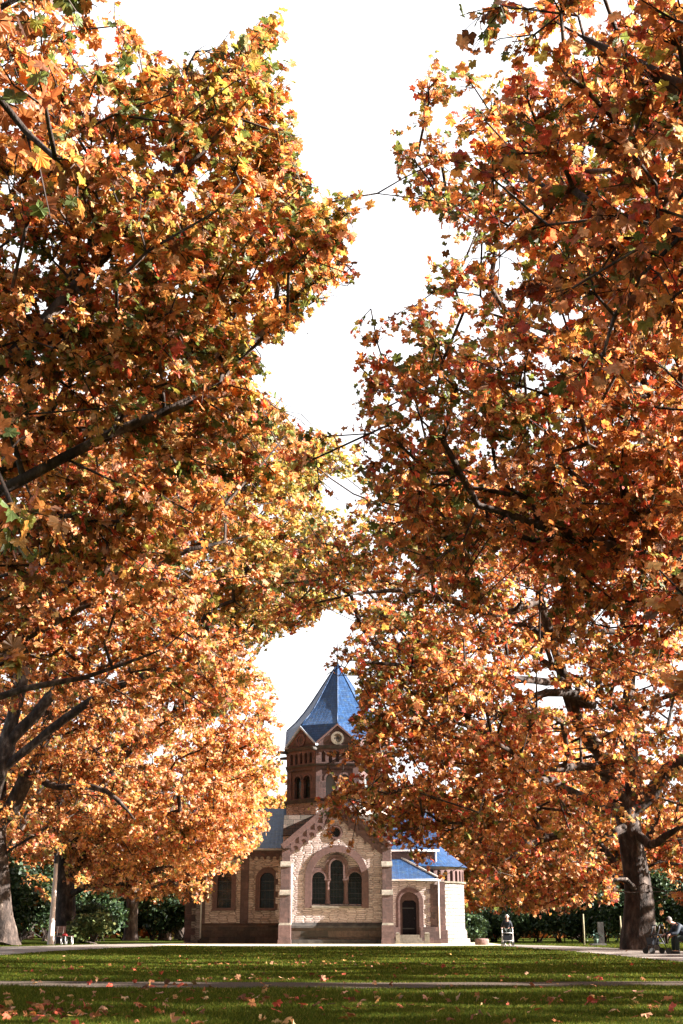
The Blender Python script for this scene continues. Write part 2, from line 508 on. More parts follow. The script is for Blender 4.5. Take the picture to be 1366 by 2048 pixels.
# bark of the plane trees
m, nt, b = mat("plane_bark"); M['bark'] = m
tc = N(nt, 'ShaderNodeTexCoord')
mp = N(nt, 'ShaderNodeMapping'); mp.inputs['Scale'].default_value = (1, 1, 0.45)
nt.links.new(tc.outputs['Object'], mp.inputs[0])
n1 = N(nt, 'ShaderNodeTexNoise', Scale=3.2, Detail=6.0, Roughness=0.65); nt.links.new(mp.outputs[0], n1.inputs['Vector'])
r = ramp(nt, [(0.36, (0.02, 0.015, 0.012)), (0.50, (0.048, 0.034, 0.027)), (0.60, (0.10, 0.072, 0.056)), (0.72, (0.27, 0.21, 0.17))])
nt.links.new(n1.outputs[0], r.inputs[0]); nt.links.new(r.outputs[0], b.inputs['Base Color'])
b.inputs['Roughness'].default_value = 0.8; b.inputs['Specular IOR Level'].default_value = 0.2
n2 = N(nt, 'ShaderNodeTexNoise', Scale=11.0, Detail=6.0); nt.links.new(mp.outputs[0], n2.inputs['Vector'])
bp = N(nt, 'ShaderNodeBump', Strength=1.0, Distance=0.05)
nt.links.new(math_n(nt, 'ADD', n1.outputs[0], n2.outputs[0]), bp.inputs['Height']); nt.links.new(bp.outputs[0], b.inputs['Normal'])

# leaf: colour from a per-leaf attribute, light comes through the blade
def leafmat(name, trans, rough=0.5, spec=0.4):
    m, nt, b = mat(name)
    at = N(nt, 'ShaderNodeAttribute', attribute_name='leaf_col')
    tc = N(nt, 'ShaderNodeTexCoord')
    n1 = N(nt, 'ShaderNodeTexNoise', Scale=14.0, Detail=2.0); nt.links.new(tc.outputs['Object'], n1.inputs['Vector'])
    r = ramp(nt, [(0.35, (0.72, 0.68, 0.6)), (0.65, (1.15, 1.12, 1.1))]); nt.links.new(n1.outputs[0], r.inputs[0])
    col = mix(nt, at.outputs['Color'], r.outputs[0], 1.0, 'MULTIPLY')
    nt.links.new(col, b.inputs['Base Color'])
    b.inputs['Roughness'].default_value = rough; b.inputs['Specular IOR Level'].default_value = spec
    tr = N(nt, 'ShaderNodeBsdfTranslucent')
    nt.links.new(mix(nt, col, (1.5, 1.25, 0.9), 1.0, 'MULTIPLY'), tr.inputs[0])
    ms = N(nt, 'ShaderNodeMixShader', Fac=trans)
    nt.links.new(b.outputs[0], ms.inputs[1]); nt.links.new(tr.outputs[0], ms.inputs[2])
    nt.links.new(ms.outputs[0], nt.nodes['Material Output'].inputs[0])
    return m
M['leaf'] = leafmat("autumn_leaf", 0.46)
M['dryleaf'] = leafmat("dry_leaf", 0.15, 0.7, 0.12)
M['blade'] = leafmat("grass_blade", 0.45, 0.7, 0.06)
M['green'] = leafmat("evergreen_leaf", 0.15, 0.5, 0.25)

# lawn
m, nt, b = mat("lawn"); M['lawn'] = m
tc = N(nt, 'ShaderNodeTexCoord')
n1 = N(nt, 'ShaderNodeTexNoise', Scale=0.35, Detail=4.0); nt.links.new(tc.outputs['Object'], n1.inputs['Vector'])
n2 = N(nt, 'ShaderNodeTexNoise', Scale=9.0, Detail=5.0, Roughness=0.7); nt.links.new(tc.outputs['Object'], n2.inputs['Vector'])
r = ramp(nt, [(0.3, (0.022, 0.032, 0.007)), (0.5, (0.040, 0.052, 0.010)), (0.7, (0.075, 0.08, 0.018))])
nt.links.new(math_n(nt, 'ADD', math_n(nt, 'MULTIPLY', n1.outputs[0], 0.5), math_n(nt, 'MULTIPLY', n2.outputs[0], 0.5)), r.inputs[0])
nt.links.new(r.outputs[0], b.inputs['Base Color']); b.inputs['Roughness'].default_value = 0.9
b.inputs['Specular IOR Level'].default_value = 0.0
n3 = N(nt, 'ShaderNodeTexNoise', Scale=45.0, Detail=4.0); nt.links.new(tc.outputs['Object'], n3.inputs['Vector'])
bp = N(nt, 'ShaderNodeBump', Strength=0.8, Distance=0.06); nt.links.new(n3.outputs[0], bp.inputs['Height']); nt.links.new(bp.outputs[0], b.inputs['Normal'])

m, nt, b = mat("path_gravel"); M['path'] = m
tc = N(nt, 'ShaderNodeTexCoord')
n2 = N(nt, 'ShaderNodeTexNoise', Scale=14.0, Detail=8.0, Roughness=0.75); nt.links.new(tc.outputs['Object'], n2.inputs['Vector'])
r = ramp(nt, [(0.3, (0.12, 0.105, 0.09)), (0.7, (0.34, 0.29, 0.25))])
nt.links.new(n2.outputs[0], r.inputs[0]); nt.links.new(r.outputs[0], b.inputs['Base Color']); b.inputs['Roughness'].default_value = 0.9; b.inputs['Specular IOR Level'].default_value = 0.05
bp = N(nt, 'ShaderNodeBump', Strength=0.7, Distance=0.02); nt.links.new(n2.outputs[0], bp.inputs['Height']); nt.links.new(bp.outputs[0], b.inputs['Normal'])

# ------------------------------------------------------------------ ground
def ground_sheet(name, poly, z, material, kind='structure', nx=1):
    mb = MB(); mb.face([(p[0], p[1], z) for p in poly])
    o = mb.build(name, material)
    return tag(o, kind=kind)

mb = MB()
for i in range(-8, 8):
    for j in range(-4, 12):
        mb.face([(i * 100, j * 100, 0), (i * 100 + 100, j * 100, 0), (i * 100 + 100, j * 100 + 100, 0), (i * 100, j * 100 + 100, 0)])
tag(mb.build('ground', M['lawn']), kind='structure')


def strip(name, px_top, px_bot, z, mt=None):
    """path outlined on the ground; rows are (x, y) photo pixels turned into ground points"""
    f = lambda p: (lambda D: (W(p[0], p[1], D).x, D, z))(gd(p[1]))
    T = [f(p) for p in px_top]; B = [f(p) for p in px_bot]
    mb = MB()
    for i in range(len(T) - 1):
        mb.face([B[i], B[i + 1], T[i + 1], T[i]])
    return tag(mb.build(name, mt or M['path']), kind='structure')

m_near = plain('trodden_earth', (0.085, 0.066, 0.05), 0.95, 0.5, 26.0, 0.03, spec=0.03)  # darker than the other paths: shade put into the earth colour
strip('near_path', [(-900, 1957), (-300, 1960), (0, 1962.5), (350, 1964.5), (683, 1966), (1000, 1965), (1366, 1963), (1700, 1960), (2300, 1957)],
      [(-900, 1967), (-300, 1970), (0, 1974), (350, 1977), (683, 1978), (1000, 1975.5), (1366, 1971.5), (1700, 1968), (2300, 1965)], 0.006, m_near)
strip('left_path', [(-700, 1900), (-200, 1896), (0, 1894), (100, 1891.5), (200, 1888.8), (300, 1887.6), (380, 1887.0), (440, 1886.5)],
      [(-700, 1930), (-200, 1918), (0, 1911), (100, 1903), (200, 1897.5), (300, 1893.0), (380, 1889.5), (440, 1887.5)], 0.006)
strip('right_path', [(850, 1888.2), (900, 1888.3), (960, 1888.6), (1020, 1889.3), (1100, 1891.5), (1200, 1895), (1366, 1903), (1700, 1915), (2300, 1940)],
      [(850, 1889.3), (900, 1889.8), (960, 1890.8), (1020, 1893), (1100, 1899), (1200, 1908), (1366, 1925), (1700, 1960), (2300, 2010)], 0.006)

M['sand'] = plain("pale_sand", (0.50, 0.42, 0.27), 0.9, 0.25, 7.0, 0.01)
mb = MB()
ft = [(-9.6, 92), (9.6, 92), (9.0, 72.5), (7.6, 68.6), (4, 66.6), (0, 65.4), (-4, 66.0), (-8, 68.5), (-10.5, 72.5)]
mb.face([(p[0], p[1], 0.010) for p in ft][::-1])
tag(mb.build('forecourt', M['sand']), kind='structure')
# ------------------------------------------------------------------ the chapel
YF = 78.0
chapel = empty('chapel', (-0.3, 81, 0), 'stone chapel with blue slate octagonal spire and three-light arched window', 'chapel')
pi = math.pi
Z = lambda y: zf(y, YF)
X = lambda x, y=1790, D=YF: xf(x, y, D)
xl, xr = X(571), X(774)                       # transept corners (middle of the buttresses)
xc = (xl + xr) / 2
zpl = Z(1847)
ze = Z(1690); za = Z(1605)
# big window group
bcx = X(673.5, 1780); br_out = (X(737, 1790) - X(609.5, 1790)) / 2; bw = 0.40
br_in = br_out - bw
bzs = Z(1756); bzb = Z(1816)
wcx = bcx
cw = (X(686.4) - X(660.6)) / 2
czs = Z(1719) - cw; wzb = Z(1808)
lx0, lx1 = X(624), X(650); rx0, rx1 = X(697.3), X(723.3)
lw = (lx1 - lx0) / 2
lzs = Z(1743.6) - lw
# main wall with hole
mb = MB()
outl = [(xl, 0), (xr, 0), (xr, ze), (xc, za), (xl, ze)]
ocx, ocz, ocr = X(671, 1665), Z(1665), 0.44
mb.slab(outl, YF, YF + 0.4, [archpoly(bcx - br_out + 0.02, bcx + br_out - 0.02, bzb, bzs, 24), arc(ocx, ocz, ocr - 0.02, 0, 2 * pi - 0.3, 20)])
mb.face([(xl, YF, 0), (xl, YF + 4.6, 0), (xl, YF + 4.6, ze), (xl, YF, ze)][::-1])
mb.face([(xr, YF, 0), (xr, YF + 4.6, 0), (xr, YF + 4.6, ze), (xr, YF, ze)])
mb.build('transept_wall', M['rubble'], chapel)
# surround of the large blind arch
ba = MB(); arch_ring(ba, bcx - br_in, bcx + br_in, bzb, bzs, bw, YF - 0.07, YF + 0.45, 32)
ba.box(bcx - br_in, bcx + br_in, YF - 0.05, YF + 0.4, bzb, wzb - 0.12)
ba.build('window_arch', M['trim'], chapel)
# tympanum of rubble behind
tw = MB()
tp = archpoly(bcx - br_in - 0.05, bcx + br_in + 0.05, wzb - 0.1, bzs, 24)
zcap = Z(1757)
def harc(cx, r, zs, rev=False):
    a = arc(cx, zs, r, pi, 0, 12)
    return a
hole = [(lx0, wzb), (lx0, lzs)] + arc((lx0 + lx1) / 2, lzs, lw, pi, 0, 12) + [(lx1, zcap - 0.01), (wcx - cw, zcap - 0.01), (wcx - cw, czs)] + \
    arc(wcx, czs, cw, pi, 0, 12)[1:] + [(wcx + cw, zcap - 0.01), (rx0, zcap - 0.01)] + arc((rx0 + rx1) / 2, lzs, lw, pi, 0, 12)[0:] + [(rx1, wzb)]
hole2 = []
for p in hole:
    if not hole2 or (abs(p[0] - hole2[-1][0]) + abs(p[1] - hole2[-1][1])) > 1e-4: hole2.append(p)
tw.slab(tp, YF + 0.22, YF + 0.5, [list(reversed(hole2))])
tw.build('tympanum', M['rubble'], chapel)
# three windows
for (a0, a1, zs, wd, zb_) in ((lx0, lx1, lzs, 0.24, None), (rx0, rx1, lzs, 0.24, None), (wcx - cw, wcx + cw, czs, 0.30, zcap)):
    g = MB(); g.slab(archpoly(a0 - 0.03, a1 + 0.03, wzb - 0.05, zs, 16), YF + 0.52, YF + 0.56)
    gw = g.build('window', M['glass'], chapel)
    fr = MB()
    if zb_ is None:
        # outer side keeps its jamb, the inner side rests on the colonnette
        arch_ring(fr, a0, a1, zs, zs, wd, YF + 0.10, YF + 0.5, 16)
        arch_ring(fr, a0 + 0.001, a1 - 0.001, zs, zs, 0.09, YF + 0.05, YF + 0.5, 16)
        if a0 < wcx: fr.box(a0 - wd, a0, YF + 0.10, YF + 0.5, wzb - 0.05, zs - 0.001)
        else: fr.box(a1, a1 + wd, YF + 0.10, YF + 0.5, wzb - 0.05, zs - 0.001)
    else:
        arch_ring(fr, a0, a1, zcap, zs, wd, YF + 0.07, YF + 0.5, 20)
        arch_ring(fr, a0 + 0.001, a1 - 0.001, zcap + 0.001, zs, 0.10, YF + 0.03, YF + 0.5, 20)
    fr.build('window_surround', M['trim'], gw).location = (0, 0, 0)
    ld = MB()
    zt = zs + (a1 - a0) / 2
    for q in range(1, 6):
        zz = wzb + (zt - wzb) * q / 6
        hw = (a1 - a0) / 2 if zz < zs else math.sqrt(max(0.01, ((a1 - a0) / 2) ** 2 - (zz - zs) ** 2))
        ld.box((a0 + a1) / 2 - hw, (a0 + a1) / 2 + hw, YF + 0.49, YF + 0.515, zz - 0.012, zz + 0.012)
    for q in (1, 2, 3):
        xx = a0 + (a1 - a0) * q / 4
        ld.box(xx - 0.007, xx + 0.007, YF + 0.495, YF + 0.512, wzb, zs)
    ld.build('window_bar', M['darkmetal'], gw).location = (0, 0, 0)
for cxx in ((lx1 + wcx - cw) / 2, (rx0 + wcx + cw) / 2):
    r_ = (wcx - cw - lx1) / 2 * 0.82
    c_ = MB()
    h = zcap - wzb
    c_.lathe(cxx, YF + 0.27, [(r_ * 1.35, wzb), (r_ * 1.35, wzb + 0.08), (r_ * 1.15, wzb + 0.13), (r_ * 1.25, wzb + 0.17), (r_, wzb + 0.21), (r_ * 0.94, zcap - 0.36),
                            (r_ * 1.08, zcap - 0.34), (r_ * 1.0, zcap - 0.30), (r_ * 1.35, zcap - 0.10)], 16)
    c_.box(cxx - r_ * 1.5, cxx + r_ * 1.5, YF + 0.05, YF + 0.5, zcap - 0.10, zcap)
    c_.build('colonnette', M['trim'], chapel)
sl = MB()
s0, s1 = bcx - br_in + 0.02, bcx + br_in - 0.02
sl.hexa([(s0, YF - 0.14, wzb - 0.24), (s1, YF - 0.14, wzb - 0.24), (s1, YF + 0.45, wzb - 0.24), (s0, YF + 0.45, wzb - 0.24),
         (s0, YF - 0.14, wzb - 0.13), (s1, YF - 0.14, wzb - 0.13), (s1, YF + 0.5, wzb - 0.01), (s0, YF + 0.5, wzb - 0.01)])
sl.build('window_sill', M['cap'], chapel)
# oculus
oc = MB()
def ring(mb, cx, cz, r0, r1, y0, y1, n=24):
    for i in range(n):
        a, b = 2 * pi * i / n, 2 * pi * (i + 1) / n
        P = lambda r, t, y: (cx + r * math.cos(t), y, cz + r * math.sin(t))
        mb.face([P(r0, a, y0), P(r1, a, y0), P(r1, b, y0), P(r0, b, y0)])
        mb.face([P(r1, a, y0), P(r1, a, y1), P(r1, b, y1), P(r1, b, y0)])
        mb.face([P(r0, b, y0), P(r0, b, y1), P(r0, a, y1), P(r0, a, y0)])
ring(oc, ocx, ocz, ocr * 0.62, ocr, YF - 0.06, YF + 0.3)
ring(oc, ocx, ocz, ocr * 0.74, ocr * 0.86, YF - 0.09, YF)
og = oc.build('round_window', M['trim'], chapel)
g = MB(); g.slab(arc(ocx, ocz, ocr * 0.64, 0, 2 * pi - 0.25, 22), YF + 0.25, YF + 0.28)
g.build('pane', M['glass'], og).location = (0, 0, 0)
# gable coping with stepped arch corbels
gc = MB()
dx, dz = xc - xl, za - ze
L = math.hypot(dx, dz); ux, uz = dx / L, dz / L
for s in (-1, 1):
    def Q(a, h, y):                       # a along the rake from the eaves, h at right angles
        x = (xl if s < 0 else xr) - s * (a * ux) - (-s) * 0 + s * (h * uz) * (1)
        return (x, y, ze + a * uz + h * ux)
    for (h0, h1, y0, y1, e) in ((-0.10, 0.16, -0.22, 0.35, 0.0), (-0.62, -0.10, -0.07, 0.2, 0.0), (0.16, 0.22, -0.27, 0.35, 0.0)):
        a0_, a1_ = -0.25, L + 0.0
        e0, e1 = a1_ + h0 * uz / ux, a1_ + h1 * uz / ux        # mitred where the two rakes meet
        P = [Q(a0_, h0, YF + y0), Q(e0, h0, YF + y0), Q(e0, h0, YF + y1), Q(a0_, h0, YF + y1), Q(a0_, h1, YF + y0), Q(e1, h1, YF + y0), Q(e1, h1, YF + y1), Q(a0_, h1, YF + y1)]
        gc.hexa(P if s < 0 else [P[i] for i in (1, 0, 3, 2, 5, 4, 7, 6)])
gc.build('gable_coping', M['trim'], chapel)
co = MB()
for s in (-1, 1):
    for k in range(5):
        a = 0.75 + k * 0.62
        x = (xl if s < 0 else xr) - s * a * ux
        z = ze + a * uz - 0.50
        w = 0.29
        x0, x1 = x - w, x + w
        o = [(x0, z - 0.30), (x0 + 0.12, z - 0.30)] + list(reversed(arc(x, z - 0.20, w - 0.12, 0, pi, 8))) + [(x1 - 0.12, z - 0.30), (x1, z - 0.30), (x1, z + 0.12), (x0, z + 0.12)]
        co = MB(); co.slab(o, YF - 0.10 - 0.004 * k, YF + 0.02)
        co.build('arch_corbel', M['trim'], chapel)
# plinth, moulding and base step across the transept
pl = MB()
pl.box(xl + 0.03, xr - 0.03, YF - 0.16, YF, 0.25, zpl - 0.25)
pl.build('plinth', M['plinth'], chapel)
pm = MB()
pm.hexa([(xl + 0.03, YF - 0.22, zpl - 0.25), (xr - 0.03, YF - 0.22, zpl - 0.25), (xr - 0.03, YF, zpl - 0.25), (xl + 0.03, YF, zpl - 0.25),
         (xl + 0.03, YF - 0.20, zpl - 0.13), (xr - 0.03, YF - 0.20, zpl - 0.13), (xr - 0.03, YF + 0.0, zpl + 0.06), (xl + 0.03, YF + 0.0, zpl + 0.06)])
pm.box(xl - 0.4, xr + 0.4, YF - 0.34, YF, 0, 0.25)
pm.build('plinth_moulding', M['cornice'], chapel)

# buttresses of the transept
def buttress(x0, x1, y0, zt, mats=('red', 'cap')):
    b = MB()
    d = 0.95
    z1, z2 = Z(1791), Z(1734)
    yb = y0 + 0.5
    b.box(x0 - 0.08, x1 + 0.08, y0 - d - 0.10, yb, 0.0, 0.25)
    b.box(x0 - 0.05, x1 + 0.05, y0 - d - 0.05, yb, 0.25, zpl - 0.1)
    b.box(x0, x1, y0 - d + 0.05, yb, zpl - 0.1, z1)
    b.box(x0 + 0.03, x1 - 0.03, y0 - 0.55, yb, z1, z2)
    b.box(x0 + 0.06, x1 - 0.06, y0 - 0.12, yb, z2, zt - 0.2)
    b.box(x0 + 0.0, x1 + 0.0, y0 - 0.20, yb, zt - 0.2, zt)
    o = b.build('buttress', M[mats[0]], chapel)
    c = MB()
    def fin():
        c.build('weathering', M[mats[1]], o).location = (0, 0, 0)
    c.hexa([(x0 - 0.02, y0 - d - 0.0, z1), (x1 + 0.02, y0 - d - 0.0, z1), (x1 + 0.02, y0 - 0.5, z1), (x0 - 0.02, y0 - 0.5, z1),
            (x0 - 0.02, y0 - d + 0.03, z1 + 0.07), (x1 + 0.02, y0 - d + 0.03, z1 + 0.07), (x1 + 0.02, y0 - 0.5, z1 + 0.34), (x0 - 0.02, y0 - 0.5, z1 + 0.34)])
    fin(); c = MB()
    c.hexa([(x0 - 0.01, y0 - 0.60, z2), (x1 + 0.01, y0 - 0.60, z2), (x1 + 0.01, y0 - 0.1, z2), (x0 - 0.01, y0 - 0.1, z2),
            (x0 - 0.01, y0 - 0.57, z2 + 0.07), (x1 + 0.01, y0 - 0.57, z2 + 0.07), (x1 + 0.01, y0 - 0.1, z2 + 0.34), (x0 - 0.01, y0 - 0.1, z2 + 0.34)])
    fin(); c = MB()
    c.hexa([(x0 - 0.04, y0 - d - 0.04, zpl - 0.1), (x1 + 0.04, y0 - d - 0.04, zpl - 0.1), (x1 + 0.04, y0, zpl - 0.1), (x0 - 0.04, y0, zpl - 0.1),
            (x0, y0 - d + 0.05, zpl + 0.03), (x1, y0 - d + 0.05, zpl + 0.03), (x1, y0, zpl + 0.03), (x0, y0, zpl + 0.03)])
    c.build('weathering', M[mats[1]], o).location = (0, 0, 0)
buttress(X(561), X(581.5), YF, ze)
buttress(X(763.5), X(784.5), YF, ze)
# angle strip beside the left buttress (rubble quoins on the side)
q = MB()
for k in range(9):
    z0 = zpl + 0.05 + k * 0.36
    w = 0.30 if k % 2 else 0.16
    q.box(X(561) - w, X(561) - 0.003, YF + 0.1, YF + 0.8, z0, z0 + 0.35)
q.build('quoin', M['rubble'], chapel)

# transept roof, dark slate, ridge running back to the tower
YT = 83.9; AP = 3.28; XT = xf(675, 1560, YT)            # tower axis
rf = MB()
for s in (-1, 1):
    xe = (xl if s < 0 else xr) + s * 0.25
    zee = ze - 0.25 * dz / dx
    P = [(xe, YF + 0.3, zee + 0.15), (xc, YF + 0.3, za + 0.15), (xc, YT - 2, za + 0.15), (xe, YT - 2, zee + 0.15)]
    rf.face(P if s > 0 else P[::-1])
    rf.face([(p[0], p[1], p[2] - 0.12) for p in (P[::-1] if s > 0 else P)])
rf.build('transept_roof', M['slate'], chapel)
# square crossing block and its sloping stone shoulders
yq = YT - AP
cr = MB()
xq0, xq1 = XT - AP - 0.05, XT + AP + 0.05
zsk1, zsk0 = zf(1630, yq), zf(1672, yq - 1.3)
cr.box(xq0, xq1, yq - 1.2, YT + AP, 0, zsk0)
cr.build('crossing_wall', M['rubble'], chapel)
sk = MB()
sk.hexa([(xq0 - 0.04, yq - 1.3, zsk0), (xq1 + 0.04, yq - 1.3, zsk0), (xq1 + 0.04, YT + AP, zsk0), (xq0 - 0.04, YT + AP, zsk0),
         (xq0 - 0.02, yq - 1.3, zsk0 + 0.06), (xq1 + 0.02, yq - 1.3, zsk0 + 0.06), (xq1 - 0.0, yq - 0.02, zsk1), (xq0 + 0.0, yq - 0.02, zsk1)])
# remaining top around the drum
sk.box(xq0, xq1, yq - 0.02, YT + AP, zsk0, zsk1)
sk.build('stone_shoulder', M['slabs'], chapel)

# --- octagonal tower, built face by face around the axis
def oct_face(mb, k, fn):
    """fn builds in local coords: x along the face, y = 0 on the face (negative = proud), z up; then it is turned to face k"""
    st = len(mb.v)
    fn(mb)
    a = k * pi / 4
    ca, sa = math.cos(a), math.sin(a)
    for i in range(st, len(mb.v)):
        x, y, z = mb.v[i]
        y = y - AP
        mb.v[i] = (XT + x * ca - y * sa, YT + x * sa + y * ca, z)
S = AP * 2 * math.tan(pi / 8)
hs = S / 2
yfc = YT - AP
zt = lambda y: zf(y, yfc)
zd0, zstr, zbel0, zbel1, zfr0, zfr1, zgab = zsk1, zt(1600), zt(1594), zt(1530), zt(1528), zt(1497), zt(1491)
drum = MB(); belf = MB(); frz = MB(); cors = [MB(), MB(), MB()]
wA = (xf(670.7, 1570, yfc) - xf(652, 1570, yfc)) / 2
wx = 0.43
for k in range(8):
    t8 = math.tan(pi / 8)
    def f_drum(m_):
        m_.slab([(-hs, zd0 - 0.8), (hs, zd0 - 0.8), (hs, zstr), (-hs, zstr)], 0.0, 0.3)
    oct_face(drum, k, f_drum)
    def f_bel(m_):
        hz = zt(1548) - wA
        holes = [archpoly(c - wA, c + wA, zbel0, hz, 12) for c in (-wx, wx)]
        # sunk panel
        m_.slab([(-hs, zstr), (hs, zstr), (hs, zbel1), (-hs, zbel1)], 0.0, 0.3, [[(-hs + 0.38, zbel0 + 0.001), (hs - 0.38, zbel0 + 0.001), (hs - 0.38, zt(1537)), (-hs + 0.38, zt(1537))]])
        m_.slab([(-hs + 0.36, zbel0), (hs - 0.36, zbel0), (hs - 0.36, zt(1536)), (-hs + 0.36, zt(1536))], 0.10, 0.40, [archpoly(c - wA, c + wA, zbel0 + 0.001, hz, 12) for c in (-wx, wx)])
        for c in (-wx, wx):
            arch_ring(m_, c - wA, c + wA, hz - 0.02, hz, 0.12, 0.05, 0.2, 12)
    oct_face(belf, k, f_bel)
    def f_frz(m_):
        n = 5; w = (S - 0.5) / n; hz = zt(1506)
        hol = [archpoly(-hs + 0.25 + (i + 0.5) * w - w * 0.27, -hs + 0.25 + (i + 0.5) * w + w * 0.27, zt(1524), hz, 8) for i in range(n)]
        m_.slab([(-hs, zfr0), (hs, zfr0), (hs, zfr1), (-hs, zfr1)], -0.04, 0.2, hol)
        m_.face([(-hs, 0.17, zfr0), (hs, 0.17, zfr0), (hs, 0.17, zfr1), (-hs, 0.17, zfr1)])
        for i in range(n + 1):
            c = -hs + 0.25 + i * w
            m_.box(c - w * 0.2, c + w * 0.2, -0.08, -0.04, hz - 0.05, hz + 0.04)
    oct_face(frz, k, f_frz)
    for cor, (z0, z1, d) in zip(cors, ((zfr1, zgab, 0.20), (zbel1 - 0.02, zfr0 + 0.03, 0.13), (zstr - 0.12, zstr + 0.10, 0.20))):
        def f_cor(m_):
            e = d * t8
            m_.hexa([(-hs - e * 0.6, -d * 0.6, z0), (hs + e * 0.6, -d * 0.6, z0), (hs, 0.25, z0), (-hs, 0.25, z0),
                     (-hs - e, -d, z1), (hs + e, -d, z1), (hs, 0.25, z1), (-hs, 0.25, z1)])
        oct_face(cor, k, f_cor)
drum.build('tower_drum', M['rubble_dark'], chapel)
belf.build('belfry', M['red'], chapel)
frz.build('arcade_frieze', M['red'], chapel)
for cor in cors: cor.build('tower_cornice', M['cornice'], chapel)
for k in (0, 1, 7, 2, 6):
    for c in (-wx, wx):
        g = MB()
        oct_face(g, k, lambda m_: m_.face([(c - wA - 0.05, 0.30, zbel0 - 0.0), (c + wA + 0.05, 0.30, zbel0 - 0.0), (c + wA + 0.05, 0.30, zt(1545)), (c - wA - 0.05, 0.30, zt(1545))]))
        go = g.build('belfry_window', M['glass2'] if k in (0, 1) else M['glass'], chapel)  # faces towards the bright sky get the paler panes
    g = MB()
    def f_col(m_):
        h0, h1 = zbel0, zt(1548) - wA
        m_.lathe(0, 0.16, [(0.13, h0), (0.13, h0 + 0.08), (0.085, h0 + 0.14), (0.08, h1 - 0.25), (0.15, h1 - 0.05), (0.17, h1 - 0.04), (0.17, h1)], 10)
    oct_face(g, k, f_col)
    g.build('belfry_column', M['trim'], chapel)
# gables with round medallions
zpk = zt(1451)
hg = zpk - zgab
for k in range(8):
    g = MB()
    def f_g(m_):
        mz = zgab + hg * 0.36
        m_.slab([(-hs - 0.05, zgab), (hs + 0.05, zgab), (0, zpk - 0.06)], -0.05, 0.25, back=True)
        # flat dark triangles beside the boss: shade of sunk fields put into colour
        for s_ in (-1, 1):
            A, B, D_ = (s_ * (hs - 0.45), zgab + 0.10), (s_ * 0.46, zgab + 0.10), (s_ * 0.55, zgab + 0.42)
            T = [A, B, D_]
            ar = (T[1][0] - T[0][0]) * (T[2][1] - T[0][1]) - (T[1][1] - T[0][1]) * (T[2][0] - T[0][0])
            if ar < 0: T.reverse()
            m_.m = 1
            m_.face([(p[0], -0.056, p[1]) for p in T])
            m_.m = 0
    oct_face(g, k, f_g)
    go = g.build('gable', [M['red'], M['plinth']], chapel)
    g = MB()
    def f_m(m_):
        mz = zgab + hg * 0.36; r = 0.42
        m_.m = 0
        ring(m_, 0, mz, r * 0.68, r, -0.13, 0.0, 16)
        ring(m_, 0, mz, r * 0.28, r * 0.74, -0.085, -0.05, 16)
        m_.m = 1
        m_.face([(p[0], -0.066, p[1]) for p in arc(0, mz, r * 0.3, 0, 2 * pi * 15 / 16, 15)])
        for q_ in range(4):
            aq = q_ * pi / 2
            m_.face([(p[0], -0.092, p[1]) for p in arc(math.cos(aq) * r * 0.3, mz + math.sin(aq) * r * 0.3, r * 0.15, 0, 2 * pi * 11 / 12, 11)])
    oct_face(g, k, f_m)
    g.build('medallion', [M['cap'] if k in (0, 1) else M['trim'], M['cornice']], go).location = (0, 0, 0)  # front and front-right rims paler: the sun on them put into the stone
    g = MB()
    def f_c(m_):
        for s_ in (-1, 1):
            P = [(s_ * (hs + 0.12), -0.16, zgab - 0.02), (0, -0.16, zpk - 0.02), (0, 0.3, zpk - 0.02), (s_ * (hs + 0.12), 0.3, zgab - 0.02),
                 (s_ * (hs + 0.12), -0.16, zgab + 0.12), (0, -0.16, zpk + 0.12), (0, 0.3, zpk + 0.12), (s_ * (hs + 0.12), 0.3, zgab + 0.12)]
            m_.hexa(P if s_ < 0 else [P[i] for i in (1, 0, 3, 2, 5, 4, 7, 6)])
    oct_face(g, k, f_c)
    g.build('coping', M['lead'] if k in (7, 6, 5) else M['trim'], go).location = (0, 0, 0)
# spire: rhombic facets between neighbouring gables
zt_tip = zf(1328, YT)
sp = MB(); hp = MB()
Rc = (AP + 0.10) / math.cos(pi / 8)
tip = Vector((XT, YT, zt_tip))
def G_(k):
    a = k * pi / 4 - pi / 2
    return Vector((XT + (AP + 0.10) * math.cos(a), YT + (AP + 0.10) * math.sin(a), zpk + 0.14))
def Cn(k):
    a = (k + 0.5) * pi / 4 - pi / 2
    return Vector((XT + Rc * math.cos(a), YT + Rc * math.sin(a), zgab + 0.12))
for k in range(8):
    g0, g1, c_ = G_(k), G_(k + 1), Cn(k)
    m0 = (g0 + g1) / 2
    # slightly concave foot as on the real roof
    mid = m0.lerp(tip, 0.0) + Vector((0, 0, 0.12))
    n = (g1 - g0).cross(tip - g0).normalized(); t = Vector((0, 0, 1)).cross(n).normalized(); w = n.cross(t)
    uvf = lambda p: ((p - m0).dot(t), (p - m0).dot(w))
    NS = 6
    for q in range(NS):
        e = lambda g, s_: g.lerp(tip, s_) - Vector((0, 0, 0.55 * math.sin(pi * s_) * (1 - s_)))
        s0_, s1_ = q / NS, (q + 1) / NS
        P = [e(g0, s0_), e(g1, s0_), e(g1, s1_), e(g0, s1_)]
        if q == NS - 1: P = [e(g0, s0_), e(g1, s0_), tip]
        sp.face(P, [uvf(p) for p in P])
    sp.face([g0, c_, g1], [uvf(g0), uvf(c_), uvf(g1)])
    hp.tube([g0.lerp(tip, q / 6) - Vector((0, 0, 0.55 * math.sin(pi * q / 6) * (1 - q / 6))) for q in range(7)], 0.05, 6)
spo = sp.build('spire', M['slate'], chapel)
hp.build('spire_hip', M['slate'], spo).location = (0, 0, 0)
fi = MB()
ztop = zf(1288, YT)
fi.tube([(XT, YT, zt_tip - 0.3), (XT, YT, ztop)], [0.05, 0.025], 8)
